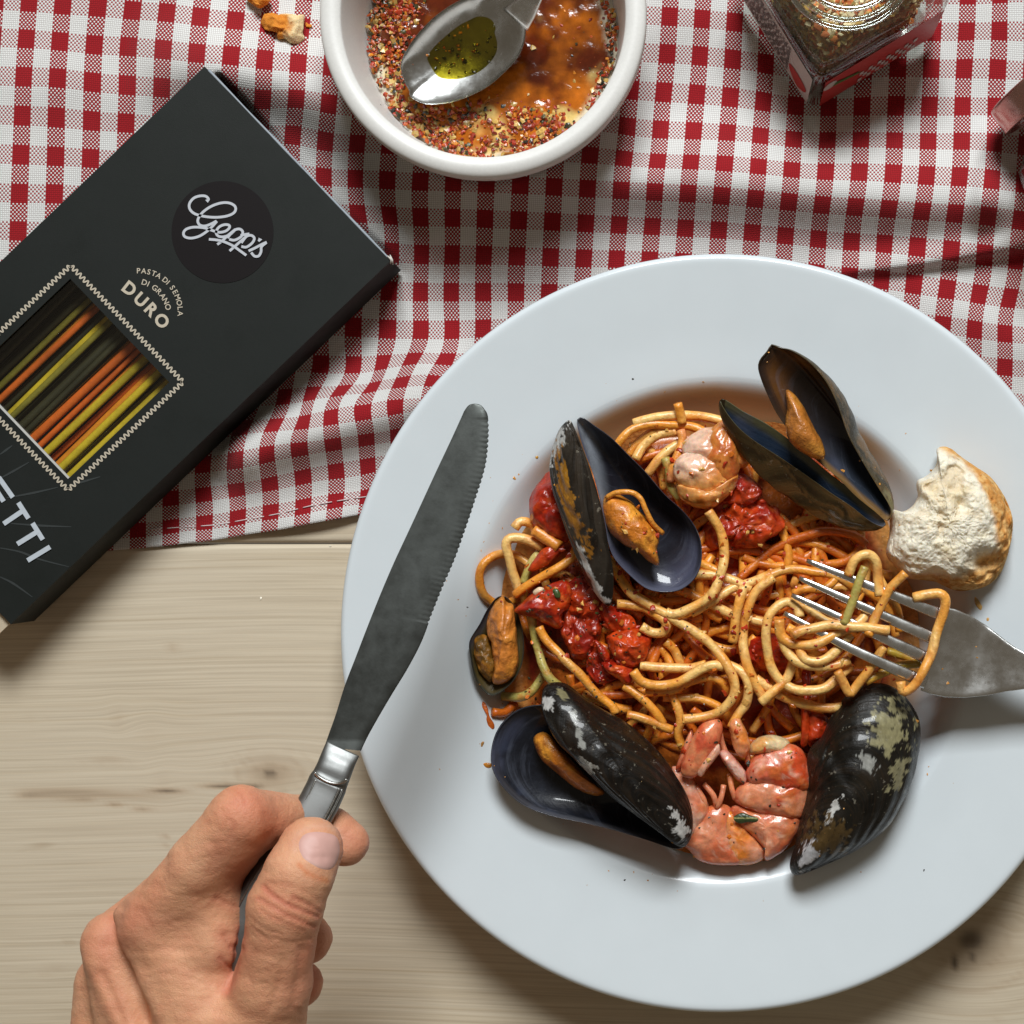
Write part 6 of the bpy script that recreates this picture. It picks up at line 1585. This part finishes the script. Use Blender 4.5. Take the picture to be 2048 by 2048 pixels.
# spoon
spoon = thing('spoon', 'steel spoon resting in the ramekin with a pool of yellow oil in its bowl', 'spoon', P(930, 110, .02))
SO = px('7', [(570, 500), (640, 534), (720, 536), (800, 522), (900, 482), (980, 436), (1050, 375), (1110, 310), (1148, 240), (1163, 160), (1158, 90), (1170, 30), (1100, -40), (980, -60), (880, -20), (790, 20), (700, 82), (620, 160), (560, 240), (520, 330), (540, 420), (565, 470)])
o_ = resample(catmull(SO, 6, True), 120, True)
c_ = o_.mean(0)
sz0 = .0260 + (0.0075) * sstep(190, 0, o_[:, 1])
rs_ = np.sin(np.linspace(0, 1, 26) * np.pi / 2)
def spoon_z(r, zm, off=0): return zm - .0068 * (1 - r ** 2) ** .8 + off
V, F = [], []
for lay, off in ((0, 0), (1, -.0012)):
    for r in rs_:
        V.append(PA(c_ + max(r, 1e-3) * (1 + .004 * lay) * (o_ - c_), spoon_z(r, sz0 * r + sz0.mean() * (1 - r), off)))
V = np.vstack(V); m = 120; L = len(rs_)
for lay in (0, 1):
    for i in range(L - 1):
        for j in range(m):
            k2 = (j + 1) % m; a_, b_ = (lay * L + i) * m, (lay * L + i + 1) * m
            F.append((a_ + j, b_ + j, b_ + k2, a_ + k2))
for j in range(m):
    k2 = (j + 1) % m; a_, b_ = (L - 1) * m, (2 * L - 1) * m
    F.append((a_ + j, a_ + k2, b_ + k2, b_ + j))
adopt(spoon, fix_normals(mesh('spoon_bowl', V, F, m_steel('spoon_steel', (0.60, 0.61, 0.60), 0.2, 0.12))))
sc_ = np.array([(1030, 40), (1052, 15), (1075, -12), (1110, -50), (1200, -150), (1330, -290), (1420, -390)], float)
sc2 = catmull(sc_, 4); ss = np.linspace(0, 1, len(sc2)); s0 = np.linspace(0, 1, 7)
V, F = loft_flat(sc2, np.interp(ss, s0, [34, 26, 15, 13, 14, 22, 26]), np.interp(ss, s0, [.0325, .0365, .0410, .0455, .0560, .0700, .0790]), np.interp(ss, s0, [.0014, .0022, .0028, .0028, .0024, .002, .002]), 10, curve=.2)
adopt(spoon, fix_normals(mesh('handle', V, F, STEEL)))
YO = Sh('yellow_oil')
yn = YO.bump(YO.noise(YO.obj(), 160, 3), .25, .001)
yf = YO.n('LayerWeight', {'Blend': 0.2, 'Normal': yn}, out='Fresnel')
yt = YO.n('BsdfTransparent', {'Color': YO.mixc(YO.noise(YO.obj(), 90, 4), (0.50, 0.46, 0.04), (0.95, 0.86, 0.25))})
yg = YO.n('BsdfGlossy', {'Roughness': 0.04, 'Normal': yn})
YO.t.links.new(YO.n('MixShader', {0: YO.math('ADD', yf, .04), 1: yt, 2: yg}), YO.out.inputs[0]); b_ = YO.m
po = catmull(px('7', [(680, 350), (720, 400), (790, 425), (880, 400), (960, 350), (1030, 280), (1060, 200), (1040, 120), (980, 80), (900, 75), (820, 90), (740, 140), (680, 210), (650, 280)]), 6, True)
pc = po.mean(0); rs2 = np.linspace(0, 1, 14)
V = []
cb = np.array([c_])
for r in rs2:
    q = pc + max(r, 1e-3) * (po - pc)
    # height follows the bowl, filled level
    V.append(PA(q, .0222 + .0008 * (1 - r ** 2) + 0.0045 * sstep(190, 0, q[:, 1])))
V = np.vstack(V); m = len(po); F = []
for i in range(len(rs2) - 1):
    for j in range(m):
        k2 = (j + 1) % m; F.append((i * m + j, (i + 1) * m + j, (i + 1) * m + k2, i * m + k2))
ol = mesh('oil_pool', V, F, b_, None, True)
up(ol)
tag(ol, 'yellow green oil pooled in the bowl of the spoon', 'oil', kind='stuff')
cs = []; cl = []; sz = []
for _ in range(130):
    q = pc + (RNG.normal(0, 1, 2) * [62, 44]); 
    if not in_poly(q, po * 1.0) and RNG.random() < .6: continue
    z = .0222 + .0045 * float(sstep(190, 0, np.float64(q[1])))
    d_ = np.hypot(*(q - pc)) / 90
    cs.append(P(q[0], q[1], z + max(0, d_ - .8) * .0035)); sz.append(RNG.uniform(.0003, .0010)); cl.append(PAL[RNG.choice([4, 4, 5, 5, 1, 2])] * .8)
bits('herb_bits', np.array([tuple(c) for c in cs]), np.array(sz), np.array(cl), BITS, .5, 9, 'herb and chilli bits floating in the oil on the spoon', 'herbs')
# ------------------------------------------------------------------ square spice jar
def rsq(half, n_=96, pw=9.0, rot=0.0):
    a = np.linspace(0, 2 * np.pi, n_, endpoint=False)
    r = half / (np.abs(np.cos(a)) ** pw + np.abs(np.sin(a)) ** pw) ** (1 / pw)
    x, y = r * np.cos(a), r * np.sin(a)
    return np.c_[x * math.cos(rot) - y * math.sin(rot), x * math.sin(rot) + y * math.cos(rot)]
SIDE = .0600
fr = np.array([264.0, -162.0]); fr /= np.linalg.norm(fr)          # image direction of the lower right face
ROT = math.atan2(-fr[1], fr[0])
cb = P(1622, 224, .003)
e1 = Vector((math.cos(ROT), math.sin(ROT), 0)); e2 = Vector((-math.sin(ROT), math.cos(ROT), 0))
JC = cb + e1 * SIDE / 2 + e2 * SIDE / 2; JC.z = 0
def jar_loft(levels, caps_=(True, True)):
    V, F = [], []
    m = 96
    for z, half, pw in levels:
        q = rsq(half, m, pw, ROT)
        V.append(np.c_[q[:, 0] + JC.x, q[:, 1] + JC.y, np.full(m, z)])
    for i in range(len(levels) - 1):
        for j in range(m):
            k2 = (j + 1) % m; F.append((i * m + j, i * m + k2, (i + 1) * m + k2, (i + 1) * m + j))
    F.append(tuple(range(m))[::-1]); F.append(tuple((len(levels) - 1) * m + j for j in range(m)))
    return np.vstack(V), F
h_ = SIDE / 2
lv = [(.0020, h_ - .003, 8), (.0030, h_ - .0008, 9), (.0050, h_, 13), (.0400, h_, 13), (.0440, h_ - .0010, 8), (.0475, h_ - .0040, 6), (.0495, h_ - .0090, 3.4), (.0505, .0215, 2.2), (.0515, .0205, 2), (.0540, .0203, 2), (.0545, .0216, 2), (.0560, .0216, 2), (.0565, .0203, 2), (.0590, .0203, 2), (.0595, .0198, 2),
      (.0595, .0178, 2), (.0590, .0175, 2), (.0510, .0175, 2), (.0488, .0190, 2.2), (.0475, h_ - .0105, 3.5), (.0455, h_ - .0062, 6), (.0420, h_ - .0035, 8), (.0380, h_ - .0028, 8), (.0080, h_ - .0028, 8), (.0060, h_ - .0040, 7)]
jar = thing('spice_jar', 'square glass jar of dried chilli flakes with a red label at the top right', 'jar', (JC.x, JC.y, .002))
V, F = jar_loft(lv)
adopt(jar, fix_normals(mesh('glass', V, F, GLASS)))
GRING = m_glass('thick_glass_rim', (0.80, 0.84, 0.82)); GRING.node_tree.nodes['Map Range'].inputs['To Min'].default_value = .3
for rz, rr_ in ((.0596, .0192), (.0552, .0217), (.0512, .0235)):
    a = np.linspace(0, 2 * np.pi, 97)
    V, F = tube_data(np.c_[JC.x + rr_ * np.cos(a), JC.y + rr_ * np.sin(a), np.full(97, rz)], .0011, 10)
    adopt(jar, mesh('neck_ring', V, F, GRING))
# labels are thin sheets wrapped on the two near faces
def face_pt(side, s_, z, off=.0004):           # side 0: lower right face, 1: left face ; s_ 0..1 from the near corner
    if side == 0: q = JC - e2 * (h_ + off) - e1 * (h_ - SIDE * s_)
    else: q = JC - e1 * (h_ + off) - e2 * (h_ - SIDE * s_)
    return np.array((q.x, q.y, z))
def patch(name, side, pts, mat, off):
    V = [face_pt(side, s_, z, off) for s_, z in pts]
    o = mesh(name, V, [tuple(range(len(V)))], mat, None, False); adopt(jar, o); return o
LRED, LWHT, LGRY, LGRN = m_flat('label_red', (0.50, 0.035, 0.03), .45), m_flat('label_paper', (0.58, 0.54, 0.50), .55), m_flat('label_ink', (0.16, 0.13, 0.12), .5), m_flat('label_green', (0.06, 0.16, 0.03), .5)
patch('label', 0, [(.055, .006), (.93, .006), (.93, .038), (.055, .038)], LRED, .0003)
patch('label', 1, [(.055, .006), (.93, .006), (.93, .038), (.055, .038)], LWHT, .0003)
th_ = np.linspace(0, 2 * np.pi, 28, endpoint=False)
patch('label_chilli', 1, [(.19 + .10 * math.cos(a) + .02 * math.sin(2 * a), .015 + .0065 * math.sin(a)) for a in th_], LRED, .0005)
patch('label_chilli', 0, [(.10 + .05 * math.cos(a), .030 + .004 * math.sin(a)) for a in th_], LWHT, .0005)
patch('label_stripe', 0, [(.12, .027), (.32, .022), (.34, .024), (.14, .030)], LGRN, .0006)
pp = []
for r_i in range(3):
    for c_i in range(13):
        s0_, z0_ = .34 + c_i * .034, .009 + r_i * .0042
        if (r_i + c_i) % 2: continue
        q4 = [face_pt(0, a, b, .0006) for a, b in ((s0_, z0_), (s0_ + .03, z0_), (s0_ + .03, z0_ + .0038), (s0_, z0_ + .0038))]
        pp.append((np.array(q4), [(0, 1, 2, 3)]))
V, F = join(pp); adopt(jar, mesh('label_checks', V, F, LWHT, None, False))
pp = []
rng = np.random.default_rng(12)
for r_i in range(9):
    s_ = .30
    while s_ < .93:
        ln_ = rng.uniform(.015, .06)
        q4 = [face_pt(1, a, b, .0006) for a, b in ((s_, .009 + r_i * .0030), (s_ + ln_, .009 + r_i * .0030), (s_ + ln_, .0104 + r_i * .0030), (s_, .0104 + r_i * .0030))]
        pp.append((np.array(q4), [(0, 1, 2, 3)])); s_ += ln_ + .012
V, F = join(pp); adopt(jar, mesh('label_print', V, F, LGRY, None, False))
cs, sz, cl = [], [], []
JP = np.array([(0.72, 0.20, 0.03), (0.88, 0.74, 0.44), (0.80, 0.48, 0.12), (0.50, 0.13, 0.03), (0.32, 0.22, 0.05), (0.86, 0.68, 0.36)])
for _ in range(3600):
    a, b = rng.uniform(-1, 1, 2)
    z = rng.uniform(.0435, .0460) if rng.random() < .55 else rng.uniform(.008, .044)
    hw = h_ - .0085 - (.002 if z > .0425 else 0)
    if z < .042:
        if rng.random() < .5: a = -1 + rng.random() * .06
        else: b = -1 + rng.random() * .06
    q = JC + e1 * a * hw + e2 * b * hw
    cs.append((q.x, q.y, z)); sz.append(rng.uniform(.0008, .0021)); cl.append(JP[rng.integers(6)] * rng.uniform(.7, 1.15))
bits('dried_chilli_flakes', np.array(cs), np.array(sz), np.array(cl), DRYBITS, .35, 13, 'dried chilli flakes and pale seeds filling the square glass jar', 'flakes')
V, F = jar_loft([(.0085, h_ - .0100, 8), (.0425, h_ - .0100, 8), (.0440, h_ - .0120, 6)])
o = fix_normals(mesh('ground_chilli', V, F, m_flat('ground_chilli', (0.60, 0.34, 0.13), .8))); tag(o, 'packed chilli and seeds in the core of the square jar', 'spice', kind='stuff')

# ------------------------------------------------------------------ small lidded jar at the right edge
AXD = Vector((0.62, -0.78, 0)).normalized()        # jar lies on its side, lid towards the upper left
LP = P(2072, 150, .0318)
bj = thing('small_jar', 'small clear jar lying with its pinkish metal lid cut off by the right edge', 'jar', (LP.x, LP.y, .0018))
def lay(profile, segs=110):
    V, F = lathe(profile, segs)
    M_ = Matrix.Translation(LP) @ Vector((0, 0, 1)).rotation_difference(AXD).to_matrix().to_4x4()
    return np.array([tuple(M_ @ Vector(v)) for v in V]), F
V, F = lay([(.0158, .0010), (.0172, .0012), (.0172, .0100), (.0166, .0125), (.0150, .0155), (.0152, .0180), (.0215, .0205), (.0275, .0250), (.0298, .0310), (.0300, .0700), (.0280, .0740), (.001, .0742), (.001, .0710), (.0270, .0705), (.0278, .0690), (.0278, .0315), (.0260, .0270), (.0200, .0225), (.0135, .0190), (.0133, .0150), (.0150, .0100), (.0158, .0012)])
adopt(bj, fix_normals(mesh('glass', V, F, m_glass('small_jar_glass', (0.93, 0.86, 0.83)))))
V, F = lay(catmull(np.array([(.001, .0003), (.0150, .0002), (.0185, -.0004), (.0205, -.0002), (.0216, .0012), (.0218, .0085), (.0222, .0100), (.0214, .0106), (.0190, .0104)]), 3))
adopt(bj, fix_normals(mesh('lid', V, F, m_steel('pink_lid', (0.62, 0.36, 0.32), .25, .1))))
cs, sz, cl = [], [], []
for _ in range(900):
    a = rng.uniform(3.3, 6.1); r = .026 * math.sqrt(rng.random()); q = LP + AXD * rng.uniform(.030, .066) + Vector((AXD.y, -AXD.x, 0)) * r * math.cos(a)
    cs.append((q.x, q.y, LP.z + r * math.sin(a))); sz.append(rng.uniform(.001, .002)); cl.append(np.array((0.50, 0.08, 0.05)) * rng.uniform(.6, 1.3))
bits('pink_peppercorns', np.array(cs), np.array(sz), np.array(cl), DRYBITS, .8, 17, 'reddish dried spice inside the small jar at the right edge', 'spice')

# ------------------------------------------------------------------ drops, herbs and specks laid on the food
bpy.context.view_layer.update()
DG = bpy.context.evaluated_depsgraph_get()
def drape(q):
    d = (P(q[0], q[1], 0) - CAMV).normalized()
    ok, l, n_, i_, ob, _ = S.ray_cast(DG, CAMV, d)
    return (l, n_, ob) if ok else (P(q[0], q[1], 0), Vector((0, 0, 1)), None)
def drop(pts, crop, col, h, lab, grp, mat=WET, name='sauce_drop'):
    z0 = drape(px(crop, pts).mean(0))[0].z
    o = pillow(name, pts, z0 - .0001, h, mat, None, crop, nz=.0002, ns=400, hb=.0001, cfn=lambda V, q, r, c: mix(col, np.array(col) * .6, sstep(-.2, .4, nn(V, 400, 3))), n=36, rings=6)
    tag(recentre(o), lab, 'drop', grp)
SG = 'sauce drops on the plate'
drop([(195, 830), (215, 812), (240, 850), (255, 910), (285, 960), (280, 995), (245, 995), (232, 940), (235, 890)], '3', (0.58, 0.12, 0.015), .0009, 'streak of orange sauce on the rim left of the lower left mussel', SG)
drop([(212, 1215), (240, 1208), (270, 1218), (262, 1240), (230, 1240)], '3', (0.66, 0.24, 0.02), .0007, 'bright orange sauce drop beside the lower left mussel', SG)
drop([(198, 1085), (210, 1072), (220, 1078), (208, 1105), (198, 1108)], '3', (0.62, 0.30, 0.08), .0004, 'small tan sauce drop left of the lower left mussel', SG)
drop([(548, 845), (560, 840), (570, 850), (560, 862), (548, 858)], '1', (0.66, 0.34, 0.05), .0004, 'yellow oil dot on the rim right of the knife tip', SG)
drop([(1640, 1620), (1670, 1650), (1690, 1690), (1670, 1700), (1640, 1660)], '2', (0.66, 0.40, 0.12), .0003, 'faint orange oil smear below the bread', SG)
drop([(1710, 1745), (1725, 1745), (1722, 1765), (1708, 1762)], '2', (0.66, 0.36, 0.10), .0003, 'tiny orange oil dot below the bread', SG)
drop([(1440, 1195), (1520, 1200), (1560, 1220), (1540, 1240), (1460, 1225)], '4', (0, 0, 0), .0001, 'x', SG) if False else None
# garlic flake and pepper leaf
o = pillow('garlic_flake', [(535, 105), (570, 78), (605, 85), (600, 110), (565, 132), (540, 128)], drape(px('3', [(570, 105)])[0])[0].z, .0012, MEAT, None, '3', col=(0.78, 0.56, 0.36), nz=.0002, n=30, rings=5)
tag(recentre(o), 'pale garlic flake on the left tomato piece', 'garlic')
z_ = drape(px('4', [(620, 1240)])[0])[0].z
o = pillow('herb_leaf', [(540, 1235), (590, 1210), (640, 1225), (695, 1245), (690, 1270), (630, 1272), (580, 1280), (545, 1262)], z_ + .0002, .0009, BITS, None, '4', nz=.0003, n=40, rings=6,
           cfn=lambda V, q, r, c: mix((0.03, 0.05, 0.015), (0.42, 0.40, 0.16), sstep(1.6, .4, np.abs(q[:, 1] - 1636.5)) * .9))
tag(recentre(o), 'narrow dark green rosemary leaf on the lower prawn', 'herb')
o = pillow('herb_leaf', [(662, 95), (690, 88), (712, 120), (708, 150), (680, 148), (665, 125)], drape(px('3', [(688, 120)])[0])[0].z + .0001, .0009, BITS, None, '3', nz=.0004, n=30, rings=5, col=(0.05, 0.08, 0.02))
tag(recentre(o), 'small green herb leaf on the left tomato piece', 'herb')
cs, sz, cl = [], [], []
rng = np.random.default_rng(21)
def speck(q, s_, c, food=False):
    l, n_, ob = drape(q)
    if ob is None or (food and not ob.name.startswith(('spaghetti', 'tomato', 'flesh', 'body', 'tail', 'leg', 'meat'))): return
    cs.append(tuple(l + n_ * s_ * .1)); sz.append(s_); cl.append(c)
dk = np.array((0.025, 0.022, 0.012)); gr_ = np.array((0.06, 0.075, 0.02)); rd2 = np.array((0.42, 0.04, 0.01))
for _ in range(420):
    q = FOODC + rng.normal(0, 1, 2) * [190, 190]
    if in_poly(q, from_poly): speck(q, rng.uniform(.00025, .0006), [dk, gr_, rd2][rng.integers(3)], True)
for _ in range(150):
    q = px('3', [(rng.uniform(560, 1080), 0)])[0]; q = px('3', [(0, 0)])[0] + np.array([rng.uniform(150, 340), rng.uniform(-20, 270)])
    speck(q, rng.uniform(.0003, .0008), [dk, gr_, rd2][rng.integers(3)], True)
for x, y, s_ in ((425, 755, 17), (910, 855, 12), (380, 1240, 11), (320, 1305, 10), (770, 1165, 14), (655, 980, 10), (685, 995, 9), (350, 890, 8), (640, 895, 22), (680, 1340, 8), (540, 1400, 8), (490, 910, 12), (940, 825, 7), (885, 825, 7), (270, 1155, 7), (860, 1045, 13), (740, 1440, 16), (475, 1220, 12), (600, 1010, 14)):
    speck(px('4', [(x, y)])[0], s_ / 3.22 * K * .95, dk)
plp = [np.array((0.50, 0.05, 0.010)), np.array((0.64, 0.16, 0.015)), np.array((0.40, 0.03, 0.008)), np.array((0.72, 0.40, 0.10))]
for _ in range(420):
    q = FOODC + rng.normal(0, 1, 2) * [180, 180]
    if in_poly(q, from_poly): speck(q, rng.uniform(.0006, .0016), plp[rng.integers(4)] * rng.uniform(.7, 1.1), True)
for q in [(935, 1215), (968, 1165), (1265, 757), (1848, 1180 + 560), (690 + 560, 1000 + 760)]:
    speck(q, .0006, dk)
bits('herb_flecks', np.array(cs), np.array(sz), np.array(cl), BITS, .5, 23, 'dark pepper, herb and chilli flecks scattered over the spaghetti and prawns', 'herbs')
cs, sz, cl = [], [], []
for _ in range(70):
    a = rng.uniform(0, 6.28); q = np.array((1420, 1265)) + np.array((math.cos(a), math.sin(a))) * rng.normal(505, 40)
    if q[0] > 2000: continue
    speck(q, rng.uniform(.0003, .0010) * (1 if rng.random() < .3 else .6), np.array((0.66, 0.30, 0.06)) * rng.uniform(.7, 1.1))
cs = [c for c in cs]
bits('oil_spots', np.array(cs), np.array(sz), np.array(cl), WET, .18, 31, 'tiny orange oil spots spattered round the edge of the plate well', 'oil')
cs, sz, cl = [], [], []
for _ in range(9):
    speck((rng.uniform(700, 2000), rng.uniform(560, 1900)), rng.uniform(.00015, .0004), np.array((0.45, 0.28, 0.12)))
for q in ((522, 1197), (660, 1092)): speck(q, .0007, np.array((0.80, 0.75, 0.62)))
bits('fine_specks', np.array(cs), np.array(sz), np.array(cl), BITS, .5, 29, 'tiny pale crumbs and specks on the plate rim and wood', 'specks')
